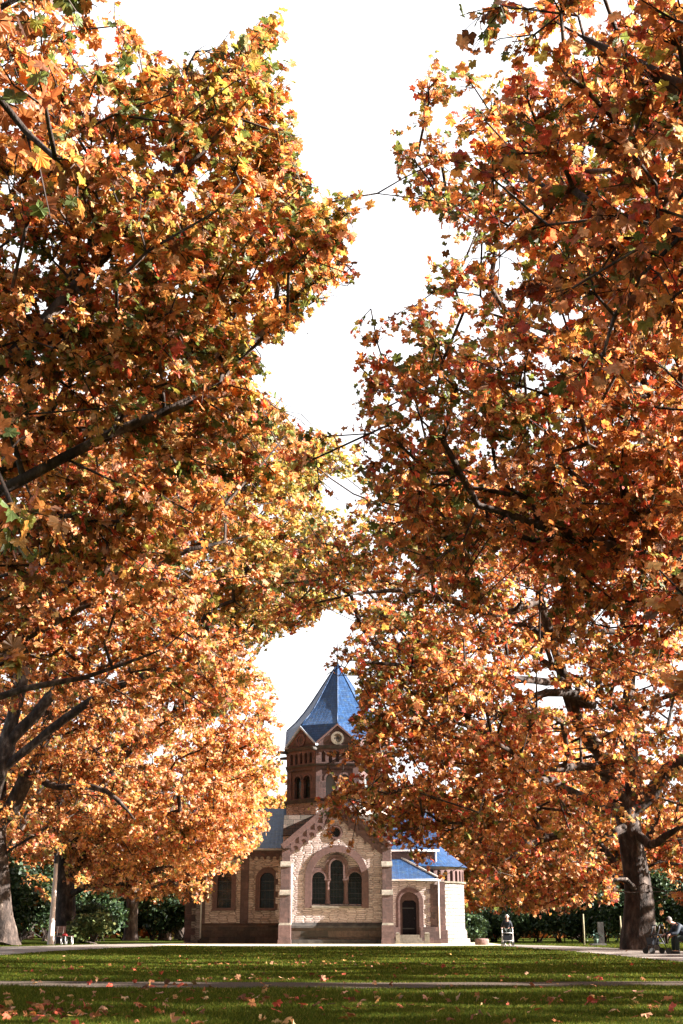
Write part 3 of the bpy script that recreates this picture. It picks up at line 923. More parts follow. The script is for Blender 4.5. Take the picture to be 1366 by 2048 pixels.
fi.lathe(XT, YT, [(0.0, zt_tip - 0.1), (0.13, zt_tip + 0.0), (0.10, zt_tip + 0.1), (0.0, zt_tip + 0.16)], 10)
fi.box(XT - 0.28, XT + 0.28, YT - 0.02, YT + 0.02, ztop - 0.48, ztop - 0.43)
fi.build('finial', M['darkmetal'], chapel)
# water spouts on the corners
for k in range(8):
    a = (k + 0.5) * pi / 4 - pi / 2
    d = Vector((math.cos(a), math.sin(a), 0))
    p = Vector((XT, YT, zfr1 - 0.02)) + d * (AP / math.cos(pi / 8) - 0.1)
    g = MB(); g.tube([p, p + d * 0.50, p + d * 0.75], [0.12, 0.10, 0.085], 6)
    g.build('water_spout', M['cornice'], chapel)

# --- nave to the left
YN = 81.0
Zn = lambda y: zf(y, YN)
Xn = lambda x, y=1790: xf(x, y, YN)
nx0, nx1 = Xn(406), xl + 0.1
zen = Zn(1699)
mb = MB()
wins = [(Xn(434.5), Xn(462.5)), (Xn(520.0), Xn(548.0))]
nzb, nzt = Zn(1816), Zn(1745)
holes = []
for a0, a1 in wins:
    holes.append(archpoly(a0 - 0.2, a1 + 0.2, nzb - 0.08, nzt - (a1 - a0) / 2, 16))
mb.slab([(nx0, 0), (nx1, 0), (nx1, zen), (nx0, zen)], YN, YN + 0.45, holes)
mb.face([(nx0, YN + 8, 0), (nx0, YN, 0), (nx0, YN, zen), (nx0, YN + 8, zen)])
mb.build('nave_wall', M['rubble_dark'], chapel)
for a0, a1 in wins:
    zs = nzt - (a1 - a0) / 2
    g = MB(); g.slab(archpoly(a0 - 0.05, a1 + 0.05, nzb, zs, 16), YN + 0.34, YN + 0.38)
    gw = g.build('window', M['glass'], chapel)
    fr = MB(); arch_ring(fr, a0, a1, nzb, zs, 0.24, YN - 0.05, YN + 0.34, 18); arch_ring(fr, a0 - 0.14, a1 + 0.14, nzb + 0.01, zs, 0.15, YN - 0.08, YN + 0.1, 18)
    fr.box(a0 - 0.29, a1 + 0.29, YN - 0.10, YN + 0.34, nzb - 0.16, nzb)
    fr.build('window_surround', M['trim'], gw).location = (0, 0, 0)
    ld = MB()
    for q in range(1, 4):
        zz = nzb + (nzt - nzb) * q / 4
        ld.box(a0, a1, YN + 0.31, YN + 0.335, zz - 0.02, zz + 0.02)
    for q in (1, 2):
        xx = a0 + (a1 - a0) * q / 3
        ld.box(xx - 0.008, xx + 0.008, YN + 0.315, YN + 0.333, nzb, zs)
    ld.build('window_bar', M['darkmetal'], gw).location = (0, 0, 0)
p = MB()
p.box(Xn(481), Xn(497), YN - 0.14, YN, zpl, zen - 0.15)
p.box(Xn(404), Xn(411), YN - 0.14, YN, zpl, zen - 0.15)
p.box(nx0, nx1, YN - 0.10, YN, zen - 0.34, zen - 0.02)
n = 14
for i in range(n):
    a, b_ = nx0 + (nx1 - nx0) * i / n, nx0 + (nx1 - nx0) * (i + 1) / n
    c = (a + b_) / 2; w = (b_ - a) / 2
    p.slab([(a, zen - 0.60), (a + 0.07, zen - 0.60)] + list(reversed(arc(c, zen - 0.52, w - 0.07, 0, pi, 6))) + [(b_ - 0.07, zen - 0.60), (b_, zen - 0.60), (b_, zen - 0.34), (a, zen - 0.34)], YN - 0.10, YN)
p.build('pilaster_frieze', M['red'], chapel)
p = MB()
p.box(nx0 - 0.1, nx1, YN - 0.2, YN, 0.2, zpl - 0.2)
p.hexa([(nx0 - 0.1, YN - 0.25, zpl - 0.2), (nx1, YN - 0.25, zpl - 0.2), (nx1, YN, zpl - 0.2), (nx0 - 0.1, YN, zpl - 0.2), (nx0 - 0.1, YN - 0.22, zpl - 0.1), (nx1, YN - 0.22, zpl - 0.1), (nx1, YN, zpl + 0.04), (nx0 - 0.1, YN, zpl + 0.04)])
p.box(nx0 - 0.2, nx1, YN - 0.4, YN, 0, 0.2)
p.build('nave_plinth', M['plinth'], chapel)
yr = 84.6
zr = zf(1617, yr)
r_ = MB()
ye = YN - 0.35
zee = zen + 0.02
r_.face([(nx0 - 1.35, ye, zee), (xl + 0.3, ye, zee), (xl + 0.3, yr, zr), (nx0 - 1.35, yr, zr)])
r_.face([(nx0 - 1.35, yr, zr), (xl + 0.3, yr, zr), (xl + 0.3, yr + 4, zee), (nx0 - 1.35, yr + 4, zee)])
r_.face([(nx0 - 1.35, ye, zee - 0.1), (nx0 - 1.35, yr, zr - 0.1), (xl + 0.3, yr, zr - 0.1), (xl + 0.3, ye, zee - 0.1)])
r_.build('nave_roof', M['slate'], chapel)
g = MB(); g.tube([(nx0 - 1.35, ye - 0.03, zee - 0.03), (xl + 0.05, ye - 0.03, zee - 0.03)], 0.07, 8)
g.tube([(xl - 0.1, ye - 0.03, zee - 0.03), (xl - 0.12, YN - 0.15, zee - 0.6), (xl - 0.12, YN - 0.15, 0.3)], 0.05, 8)
g.tube([(Xn(404), ye - 0.03, zee - 0.03), (Xn(404), YN - 0.25, zee - 0.5), (Xn(404), YN - 0.25, 0.3)], 0.05, 8)
g.tube([(X(582.5), YF - 0.1, 0.3), (X(582.5), YF - 0.1, Z(1728))], 0.045, 8)  # not a drain: pale tube added to draw the buttress's sunlit edge
g.build('rain_pipe', M['copper'], chapel)
# west end block, set back, with quoins
wb = MB()
wb.box(nx0 - 1.15, nx0, YN + 0.9, YN + 7.5, 0, zen)
wb.build('west_wall', M['rubble_dark'], chapel)
wq = MB()
for k in range(13):
    z0 = 0.1 + k * 0.40
    w = 0.62 if k % 2 else 0.38
    wq.box(nx0 - 1.19, nx0 - 1.15 + w, YN + 0.85, YN + 1.3, z0, z0 + 0.395)
wq.build('corner_stone', M['red'], chapel)

# --- porch on the right
YP = 79.4
Zp = lambda y: zf(y, YP)
Xp = lambda x, y=1810: xf(x, y, YP)
px0, px1 = xr + 0.0, Xp(875.5)
zep = Zp(1761)
dx0, dx1 = Xp(803.5), Xp(833.0)
dzs_out = Zp(1775)
ox0, ox1 = Xp(800), Xp(838)
mb = MB()
rr = (ox1 - ox0) / 2
ozs = dzs_out - rr - 0.26
mb.slab([(px0, 0), (px1, 0), (px1, zep), (px0, zep)], YP, YP + 0.5, [archpoly(ox0, ox1, 0.01, ozs, 16)])
mb.face([(px1, YP, 0), (px1, YP + 4, 0), (px1, YP + 4, zep), (px1, YP, zep)])
mb.build('porch_wall', M['rubble'], chapel)
dr = MB(); arch_ring(dr, ox0, ox1, 0.0, ozs, 0.26, YP - 0.05, YP + 0.3, 20); arch_ring(dr, ox0 + 0.001, ox1 - 0.001, 0.0, ozs, 0.12, YP - 0.09, YP + 0.25, 20)
dr.build('door_arch', M['trim'], chapel)
dzb = Zp(1869.5); dzt = Zp(1800.5)
dh = MB()
cxd = (ox0 + ox1) / 2; dw = 0.43; ch = 0.16
dh.slab(archpoly(ox0 - 0.05, ox1 + 0.05, 0.0, ozs, 16), YP + 0.34, YP + 0.5,
        [[(cxd - dw, dzb), (cxd + dw, dzb), (cxd + dw, dzt - ch), (cxd + dw - ch, dzt), (cxd - dw + ch, dzt), (cxd - dw, dzt - ch)]])
dh.build('door_surround', M['trim'], chapel)
dd = MB(); dd.box(cxd - dw - 0.03, cxd + dw + 0.03, YP + 0.46, YP + 0.55, dzb, dzt)
for q in range(1, 5): dd.box(cxd - dw + dw * 2 * q / 5 - 0.01, cxd - dw + dw * 2 * q / 5 + 0.01, YP + 0.452, YP + 0.46, dzb, dzt)
door = dd.build('door', M['door'], chapel)
for zz in (dzb + 0.35, dzt - 0.45):
    hg_ = MB(); hg_.box(cxd - dw, cxd + dw * 0.7, YP + 0.435, YP + 0.45, zz - 0.03, zz + 0.03)
    hg_.build('hinge', M['darkmetal'], door).location = (0, 0, 0)
hg_ = MB()
hg_.tube([(cxd + dw - 0.12, YP + 0.44, dzb + 0.9), (cxd + dw - 0.12, YP + 0.38, dzb + 0.9), (cxd + dw - 0.12, YP + 0.38, dzb + 1.0)], 0.02, 6)
hg_.build('handle', M['darkmetal'], door).location = (0, 0, 0)
stp = MB()
for k in range(3):
    z1 = dzb * (3 - k) / 3
    stp.box(Xp(797) - 0.12 * k, Xp(838) + 0.12 * k, YP + 0.35 - 0.3 * (k + 1) - 0.32, YP + 0.4 if k == 0 else YP + 0.35 - 0.3 * k - 0.32, 0, z1)
stp.build('door_step', M['cap'], chapel)
for (a, b_) in ((789, 796.5), (845.5, 855)):
    g = MB(); x0, x1 = Xp(a), Xp(b_); zt_ = Zp(1867)
    g.box(x0, x1, YP - 1.35, YP - 1.08, 0, zt_)
    g.hexa([(x0 - 0.02, YP - 1.37, zt_), (x1 + 0.02, YP - 1.37, zt_), (x1 + 0.02, YP - 1.06, zt_), (x0 - 0.02, YP - 1.06, zt_),
            (x0 + 0.05, YP - 1.30, zt_ + 0.07), (x1 - 0.05, YP - 1.30, zt_ + 0.07), (x1 - 0.05, YP - 1.13, zt_ + 0.07), (x0 + 0.05, YP - 1.13, zt_ + 0.07)])
    g.build('step_pier', M['cap'], chapel)
pp = MB()
zpp = Zp(1854)
pp.box(Xp(840), px1 + 0.07, YP - 0.13, YP + 4, 0.25, zpp)
pp.box(px0, Xp(797), YP - 0.13, YP, 0.25, zpp)
pp.box(Xp(840), px1 + 0.14, YP - 0.22, YP + 4, 0, 0.25)
pp.build('porch_plinth', M['red'], chapel)
pq = MB()
for k in range(11):
    z0 = zpp + 0.03 + k * 0.27
    if z0 + 0.26 > zep - 0.1: break
    w = 0.62 if k % 2 else 0.44
    pq.box(px1 - w, px1 + 0.03, YP - 0.035, YP + (0.4 if k % 2 else 0.6), z0, z0 + 0.266)
pq.build('corner_stone', M['red'], chapel)
g = MB(); g.tube([(px1 + 0.06, YP - 0.08, zep), (px1 + 0.06, YP - 0.08, 0.3)], 0.045, 8)
g.tube([(px0, YP - 0.28, zep + 0.02), (px1 + 0.2, YP - 0.28, zep + 0.02)], 0.06, 8)
g.build('rain_pipe', M['alu'], chapel)
# hipped lean-to roof
yb = 82.3
zb_ = zf(1715, yb)
xh = xf(799, 1715, yb)
r_ = MB()
A = (px0 - 0.1, YP - 0.25, zep + 0.04); B = (px1 + 0.22, YP - 0.25, zep + 0.04); Cc = (xh, yb, zb_); Dd = (px0 - 0.1, yb, zb_); E = (px1 + 0.22, yb, zep + 0.04)
r_.face([A, B, Cc, Dd]); r_.face([B, E, Cc]); r_.face([(a[0], a[1], a[2] - 0.1) for a in (Dd, Cc, B, A)])
r_.build('porch_roof', M['slate'], chapel)
g = MB(); g.tube([Vector(Cc) + Vector((0, 0, 0.05)), Vector(B) + Vector((0, 0, 0.05))], 0.07, 6)
g.build('roof_hip', M['copper'], chapel)

# --- choir behind the porch
YC = 82.2
cz = zf(1702, YC)
cx1 = xf(869, 1740, YC)
mb = MB(); mb.box(xr - 0.5, cx1, YC, YC + 6, 0, cz); mb.build('choir_wall', M['rubble'], chapel)
cq = MB()
cq.box(cx1 - 0.75, cx1 + 0.02, YC - 0.08, YC + 0.4, 0, cz - 0.3)
cq.box(xr, cx1 + 0.03, YC - 0.12, YC + 0.4, cz - 0.75, cz - 0.05)
cq.build('choir_pilaster', M['red'], chapel)
r_ = MB()
zrc = zf(1622, 85.2)
r_.face([(xr - 0.4, YC - 0.3, cz), (cx1 + 0.25, YC - 0.3, cz), (cx1 + 0.25, 85.2, zrc), (xr - 0.4, 85.2, zrc)])
r_.face([(xr - 0.4, 85.2, zrc), (cx1 + 0.25, 85.2, zrc), (cx1 + 0.25, 88.5, cz), (xr - 0.4, 88.5, cz)])
r_.face([(cx1 + 0.25, YC - 0.3, cz), (cx1 + 0.25, 88.5, cz), (cx1 + 0.25, 85.2, zrc)])
r_.build('choir_roof', M['slate'], chapel)
g = MB(); g.tube([(xr, YC - 0.34, cz), (cx1 + 0.3, YC - 0.34, cz)], 0.06, 8); g.tube([(cx1 + 0.1, YC - 0.15, cz), (cx1 + 0.1, YC - 0.15, 3.0)], 0.045, 8)
g.build('rain_pipe', M['alu'], chapel)

# --- round apse
YA = 84.6
RA = 2.85
XA = xf(928, 1800, YA) - RA
Za = lambda y: zf(y, YA - 1.0)
a0, a1 = -pi * 0.62, pi * 0.30
z_pl, z_gal, z_eav, z_top = Za(1860), Za(1766), Za(1737), zf(1650, YA)
mb = MB(); mb.lathe(XA, YA, [(RA, 0.2), (RA, z_gal)], 28, a0, a1); mb.build('apse_wall', M['ashlar'], chapel)
mb = MB(); mb.lathe(XA, YA, [(RA + 0.30, 0), (RA + 0.30, 0.28)], 28, a0, a1, False); mb.lathe(XA, YA, [(RA + 0.30, 0.28), (RA + 0.12, 0.28), (RA + 0.12, z_pl - 0.06), (RA, z_pl + 0.05)], 28, a0, a1, False)
mb.build('apse_plinth', M['ashlar'], chapel)
mb = MB(); mb.lathe(XA, YA, [(RA, z_gal - 0.1), (RA + 0.14, z_gal - 0.04), (RA + 0.16, z_gal + 0.05), (RA, z_gal + 0.07)], 28, a0, a1, False)
mb.build('apse_string_course', M['cap'], chapel); mb = MB()
mb.lathe(XA, YA, [(RA - 0.02, z_eav - 0.12), (RA + 0.18, z_eav), (RA + 0.18, z_eav + 0.06), (RA - 0.1, z_eav + 0.1)], 28, a0, a1, False)
mb.build('apse_string_course', M['cap'], chapel)
mb = MB()
ng = 17
for i in range(ng):
    aa, ab = a0 + (a1 - a0) * i / ng, a0 + (a1 - a0) * (i + 1) / ng
    st = len(mb.v)
    w = RA * (ab - aa) / 2
    hh = z_eav - z_gal
    mb.slab([(-w, z_gal), (w, z_gal), (w, z_eav), (-w, z_eav)], 0.0, 0.28, [archpoly(-w * 0.55, w * 0.55, z_gal + 0.02, z_eav - 0.16 - w * 0.55, 8)])
    mb.face([(-w, 0.27, z_gal), (w, 0.27, z_gal), (w, 0.27, z_eav), (-w, 0.27, z_eav)])
    am = (aa + ab) / 2
    for j in range(st, len(mb.v)):
        x, y, z = mb.v[j]
        r0 = RA - y
        mb.v[j] = (XA + r0 * math.cos(am) - x * math.sin(am), YA + r0 * math.sin(am) + x * math.cos(am), z)
mb.build('dwarf_gallery', M['trim'], chapel)
mb = MB(); mb.lathe(XA, YA, [(RA + 0.3, z_eav + 0.05), (RA * 0.5, (z_eav + z_top) / 2), (0.0, z_top)], 28, a0 - 0.5, a1 + 0.5)
mb.build('apse_roof', M['slate'], chapel)
# pilaster strip with alternating quoins where apse meets choir
mb = MB()
xs0, xs1 = xf(878, 1810, 81.4), xf(890.5, 1810, 81.4)
mb.box(xs0, xs1, 81.4, 83.4, 0, z_gal)
for k in range(12):
    z0 = z_pl + 0.05 + k * 0.26
    if z0 + 0.26 > z_gal - 0.8: break
    if k % 2: mb.box(xs0 - 0.2, xs0, 81.42, 82, z0, z0 + 0.25)
mb.build('apse_pilaster', M['red'], chapel)
mb = MB()
mb.box(xs0 - 0.75, xs0 - 0.005, 81.46, 83.4, 0, z_gal)
mb.build('apse_corner_wall', M['rubble'], chapel)
mb = MB(); mb.box(xs0 - 0.75, xs1 + 0.1, 81.2, 81.4, 0, z_pl); mb.box(xs0 - 0.75, xs1 + 0.1, 81.1, 81.2, 0, 0.26)
mb.build('pilaster_base', M['red'], chapel)

# ------------------------------------------------------------------ trees
# open air between the two rows of planes and in front of the chapel: no twig grows there
GAPS = [
    [(300, -700), (262, 0), (290, 80), (360, 118), (425, 112), (480, 50), (560, 12), (592, 80), (612, 180), (592, 260), (606, 330), (650, 378), (722, 398), (728, 428), (698, 480), (724, 540),
     (650, 612), (600, 668), (505, 710), (545, 760), (580, 830), (600, 868), (650, 858), (682, 812), (722, 790), (692, 700), (690, 605), (770, 622), (838, 600),
     (826, 560), (884, 490), (880, 444), (828, 430), (768, 425), (722, 368), (782, 330), (772, 290), (798, 200), (832, 150), (884, 70), (842, 0), (830, -700)],
    [(650, 948), (742, 982), (694, 1010), (646, 1022)],
    [(545, 1285), (600, 1262), (640, 1248), (652, 1222), (716, 1236), (664, 1292), (640, 1312), (640, 1340), (668, 1352), (706, 1352), (716, 1400), (692, 1440), (700, 1490), (640, 1512),
     (560, 1520), (572, 1450), (556, 1390), (515, 1310)],
]
CHURCH_VIEW = [(570, 1440), (690, 1440), (706, 1492), (625, 1508), (640, 1545), (672, 1560), (640, 1596), (606, 1606), (600, 1640), (655, 1652), (636, 1690), (660, 1702), (762, 1706), (792, 1700),
               (806, 1716), (846, 1738), (858, 1800), (878, 1826), (892, 1790), (896, 1716), (926, 1715), (934, 1780), (944, 1832), (1010, 1834), (1100, 1836), (1165, 1830), (1250, 1836), (1366, 1836), (1500, 1836), (1500, 1960), (-200, 1960), (-200, 1815), (0, 1812), (150, 1788),
               (250, 1802), (400, 1818), (432, 1800), (430, 1770), (484, 1742), (548, 1650), (522, 1600), (566, 1560)]
TRUNK_VIEW = [(1238, 1655), (1290, 1655), (1310, 1800), (1330, 1900), (1230, 1900), (1246, 1800)]


def inpoly(x, y, poly):
    c = np.zeros(len(x), bool)
    n = len(poly)
    for i in range(n):
        x0, y0 = poly[i]; x1, y1 = poly[(i + 1) % n]
        if y0 == y1: continue
        m = ((y0 > y) != (y1 > y)) & (x < (x1 - x0) * (y - y0) / (y1 - y0) + x0)
        c ^= m
    return c


def blocked(P, polys, jit, rng):
    x, y = proj(P)
    if jit:
        x = x + rng.normal(0, jit, len(x)); y = y + rng.normal(0, jit, len(y))
    b = np.zeros(len(x), bool)
    for p in polys: b |= inpoly(x, y, p)
    return b & (np.asarray(P)[:, 1] > 1)


class Skel:
    def __init__(s, cap=60000):
        s.p = np.zeros((cap, 3)); s.par = np.full(cap, -1, int); s.rm = np.zeros(cap); s.pl = np.zeros(cap); s.n = 0; s.tip = np.zeros(cap, bool)

    def add(s, p, par, rm=0.0):
        i = s.n; s.p[i] = p; s.par[i] = par; s.rm[i] = rm
        s.pl[i] = 0 if par < 0 else s.pl[par] + np.linalg.norm(s.p[i] - s.p[par])
        s.n += 1
        return i

    def chain(s, par, pts, rads, rng, sub=0.7, wob=0.0):
        """smooth limb through given points"""
        last = par
        P = [np.array(p, float) for p in pts]
        if par >= 0: P = [s.p[par].copy()] + P; rads = [min(s.rm[par] * 0.85, rads[0] * 1.3)] + list(rads)
        for i in range(len(P) - 1):
            p0 = P[max(i - 1, 0)]; p1 = P[i]; p2 = P[i + 1]; p3 = P[min(i + 2, len(P) - 1)]
            L = np.linalg.norm(p2 - p1); n = max(2, int(L / sub))
            if i == 0 and par < 0: last = s.add(p1, -1, rads[0])
            for k in range(1, n + 1):
                t = k / n
                q = 0.5 * ((2 * p1) + (-p0 + p2) * t + (2 * p0 - 5 * p1 + 4 * p2 - p3) * t * t + (-p0 + 3 * p1 - 3 * p2 + p3) * t ** 3)
                if wob and k < n: q = q + rng.normal(0, wob, 3)
                last = s.add(q, last, rads[i] * (1 - t) + rads[i + 1] * t)
        return last

    def grow(s, pts, rng, step=0.8, k_path=0.28, first=0, wig=0.10, polys=()):
        base = s.p[first]
        order = np.argsort(np.linalg.norm(pts - s.p[first:s.n].mean(0), axis=1))
        todo = list(order); late = []
        for tries in range(3):
          for j in todo:
            p = pts[j]
            d = s.p[first:s.n] - p
            dd = np.sqrt((d * d).sum(1))
            # a branch prefers to leave its parent going outwards
            c = dd + k_path * s.pl[first:s.n]
            i = int(np.argmin(c)) + first
            L = dd[i - first]
            if L > step * 5.5 and tries < 2: late.append(j); continue
            if L > step * 7: continue
            if polys and L > 0.8:
                mids = s.p[i] + np.outer((0.35, 0.65), p - s.p[i])
                if blocked(mids, polys, 0, rng).all(): continue      # no bare branch across the open air
            n = max(1, int(L / step))
            q0 = s.p[i].copy()
            pa = s.par[i]
            dirn = (s.p[i] - s.p[pa]) if pa >= 0 else np.array([0, 0, 1.0])
            dirn = dirn / (np.linalg.norm(dirn) + 1e-9)
            c1 = q0 + dirn * L * 0.33 + rng.normal(0, wig * L * 0.3, 3)
            last = i
            for k in range(1, n + 1):
                t = k / n
                q = (1 - t) ** 2 * q0 + 2 * t * (1 - t) * c1 + t * t * p
                q = q + (0 if k == n else 1) * rng.normal(0, wig * step * 0.55, 3)
                last = s.add(q, last)
            s.tip[last] = True
          todo, late = late, []

    def radii(s, r0=0.008, e=2.35):
        n = s.n
        acc = np.where(s.tip[:n], r0 ** e * 3, r0 ** e * 0.3)
        for i in range(n - 1, 0, -1):
            if s.par[i] >= 0: acc[s.par[i]] += acc[i]
        r = acc ** (1 / e)
        return np.maximum(r, s.rm[:n])

    def tubes(s, r, rng, rmin=0.0, bump=0.0):
        """triangle / quad tubes along every chain"""
        n = s.n
        ch = [[] for _ in range(n)]
        for i in range(n):
            if s.par[i] >= 0: ch[s.par[i]].append(i)
        V = []; Fq = []
        off = 0
        starts = [i for i in range(n) if s.par[i] < 0]
        stack = [(i, None) for i in starts]
        while stack:
            i, frm = stack.pop()
            line = [i]
            cur = i
            while ch[cur]:
                cs = sorted(ch[cur], key=lambda q: -r[q])
                for q in cs[1:]: stack.append((q, cur))
                cur = cs[0]; line.append(cur)
            pts = s.p[line]; rr = r[line].copy()
            if frm is not None:
                pts = np.vstack([s.p[frm], pts]); rr = np.concatenate([[min(rr[0] * 1.25, r[frm] * 0.9)], rr])
            if len(pts) < 2 or rr.max() < rmin: continue
            rm = rr.max()
            ns = 16 if rm > 0.3 else 9 if rm > 0.1 else 6 if rm > 0.04 else 4 if rm > 0.015 else 3
            T = np.gradient(pts, axis=0); T /= (np.linalg.norm(T, axis=1, keepdims=True) + 1e-9)
            ref = np.array([0.31, 0.22, 0.1]) if abs(T[0][2]) > 0.7 else np.array([0.05, 0.1, 1.0])
            A = np.cross(T, ref); A /= (np.linalg.norm(A, axis=1, keepdims=True) + 1e-9)
            B = np.cross(T, A)
            th = np.arange(ns) * 2 * math.pi / ns
            rad = rr[:, None] * np.ones(ns)
            if bump and rm > 0.12:
                kk = np.arange(len(pts))[:, None]
                rad = rad * (1 + bump * (0.6 * np.sin(th * 3 + kk * 0.5 + rng.uniform(0, 6)) + 0.5 * np.sin(th * 5 - kk * 0.8) + rng.normal(0, 0.35, rad.shape)))
            ring = pts[:, None, :] + rad[..., None] * (np.cos(th)[None, :, None] * A[:, None, :] + np.sin(th)[None, :, None] * B[:, None, :])
            V.append(ring.reshape(-1, 3))
            m = len(pts)
            a = off + (np.arange(m - 1)[:, None] * ns + np.arange(ns)[None, :])
            b = off + (np.arange(m - 1)[:, None] * ns + (np.arange(ns)[None, :] + 1) % ns)
            Fq.append(np.stack([a, b, b + ns, a + ns], -1).reshape(-1, 4))
            off += m * ns
        return np.vstack(V), np.vstack(Fq)


def raw_mesh(name, V, F_, mats, smooth=False, col=None, midx=None):
    """V (n,3), F_ (m,k)"""
    me = bpy.data.meshes.new(name)
    V = np.ascontiguousarray(V, dtype=np.float32); F_ = np.ascontiguousarray(F_, dtype=np.int32)
    m, k = F_.shape
    me.vertices.add(len(V)); me.vertices.foreach_set('co', V.ravel())
    me.loops.add(m * k); me.loops.foreach_set('vertex_index', F_.ravel())
    me.polygons.add(m); me.polygons.foreach_set('loop_start', np.arange(0, m * k, k, dtype=np.int32))
    if not isinstance(mats, (list, tuple)): mats = [mats]
    for q in mats: me.materials.append(q)
    if midx is not None: me.polygons.foreach_set('material_index', midx.astype(np.int32))
    me.polygons.foreach_set('use_smooth', np.full(m, smooth))
    if col is not None:
        a = me.attributes.new('leaf_col', 'FLOAT_COLOR', 'POINT')
        c4 = np.ones((len(V), 4), np.float32); c4[:, :3] = col
        a.data.foreach_set('color', c4.ravel())
    me.update(calc_edges=True)
    return me


def leaf_template(lod):
    """five-lobed plane leaf; x across, y along the midrib, z = curl"""
    if lod == 0:
        half = [(0, 1.0), (8, .86), (13, .88), (20, .72), (27, .68), (34, .74), (40, .88), (49, .98), (57, .84), (62, .86), (73, .70), (80, .66), (92, .74), (99, .72), (108, .86), (118, .70), (135, .58), (152, .46), (168, .2)]
    elif lod == 1:
        half = [(0, 1.0), (14, .84), (27, .66), (39, .84), (50, .96), (64, .80), (80, .63), (107, .84), (128, .62), (158, .38)]
    elif lod == 2:
        half = [(0, 1.0), (27, .66), (50, .95), (80, .62), (110, .82), (155, .38)]
    else:
        half = [(0, 1.0), (30, .70), (62, .94), (110, .78)]
    R_ = [(math.sin(R(a)) * r, math.cos(R(a)) * r) for a, r in half]
    L_ = [(-x, y) for x, y in R_[1:]][::-1]
    out = R_ + ([(0.0, -0.08)] if lod < 3 else []) + L_
    pts = np.array([(0.0, 0.10)] + out)
    r2 = (pts ** 2).sum(1)
    z = -0.22 * r2 + 0.16 * np.abs(pts[:, 0])
    T = np.column_stack([pts, z])
    n = len(out)
    F_ = np.array([(0, 1 + i, 1 + (i + 1) % n) for i in range(n)])[:, [0, 2, 1]]
    return T, F_

TPL = [leaf_template(i) for i in range(4)]


def leaves(pos, mid, nor, size, lod, rng, curl=1.0):
    T, F_ = TPL[lod]
    n = len(pos); k = len(T)
    mid = mid / (np.linalg.norm(mid, axis=1, keepdims=True) + 1e-9)
    side = np.cross(mid, nor); side /= (np.linalg.norm(side, axis=1, keepdims=True) + 1e-9)
    nn = np.cross(side, mid)
    wx = rng.uniform(0.8, 1.12, n)
    cz = rng.normal(1.0, 0.9, n) * curl
    L = T[None, :, :] * size[:, None, None]
    X_ = L[..., 0] * wx[:, None]; Y_ = L[..., 1] + 0.0; Z_ = L[..., 2] * cz[:, None]
    if lod < 2: Z_ = Z_ + rng.normal(0, 0.05, (n, k)) * size[:, None]
    V = pos[:, None, :] + X_[..., None] * side[:, None, :] + Y_[..., None] * mid[:, None, :] + Z_[..., None] * nn[:, None, :]
    return V.reshape(-1, 3), (F_[None] + (np.arange(n) * k)[:, None, None]).reshape(-1, 3), k


PAL = {'gold': (0.56, 0.32, 0.11), 'orange': (0.50, 0.215, 0.075), 'rust': (0.34, 0.13, 0.055), 'brown': (0.15, 0.07, 0.035), 'red': (0.48, 0.10, 0.06), 'green': (0.11, 0.15, 0.045), 'lime': (0.30, 0.28, 0.075), 'peach': (0.60, 0.35, 0.20)}  # peach: washed-out look of sunlit leaves put into the palette


def leaf_colours(n, cl, w, rng, gm=None):
    """w: weights per palette entry; cl: cluster number of each leaf, so neighbours share a leaning"""
    names = list(PAL); P = np.array([PAL[k] for k in names])
    ww = np.array([w.get(k, 0) for k in names], float)
    nc = cl.max() + 1
    bias = np.exp(rng.normal(0, 0.8, (nc, len(names))))
    W_ = ww[None, :] * bias[cl]
    if gm is not None:
        for q in ('green', 'lime'): W_[:, names.index(q)] *= gm
    W_ /= W_.sum(1, keepdims=True)
    u = rng.random(n)
    idx = (W_.cumsum(1) < u[:, None]).sum(1).clip(0, len(names) - 1)
    c = P[idx] * np.exp(rng.normal(0, 0.22, (n, 1))) * np.exp(rng.normal(0, 0.06, (n, 3)))
    return np.clip(c, 0.01, 0.8)


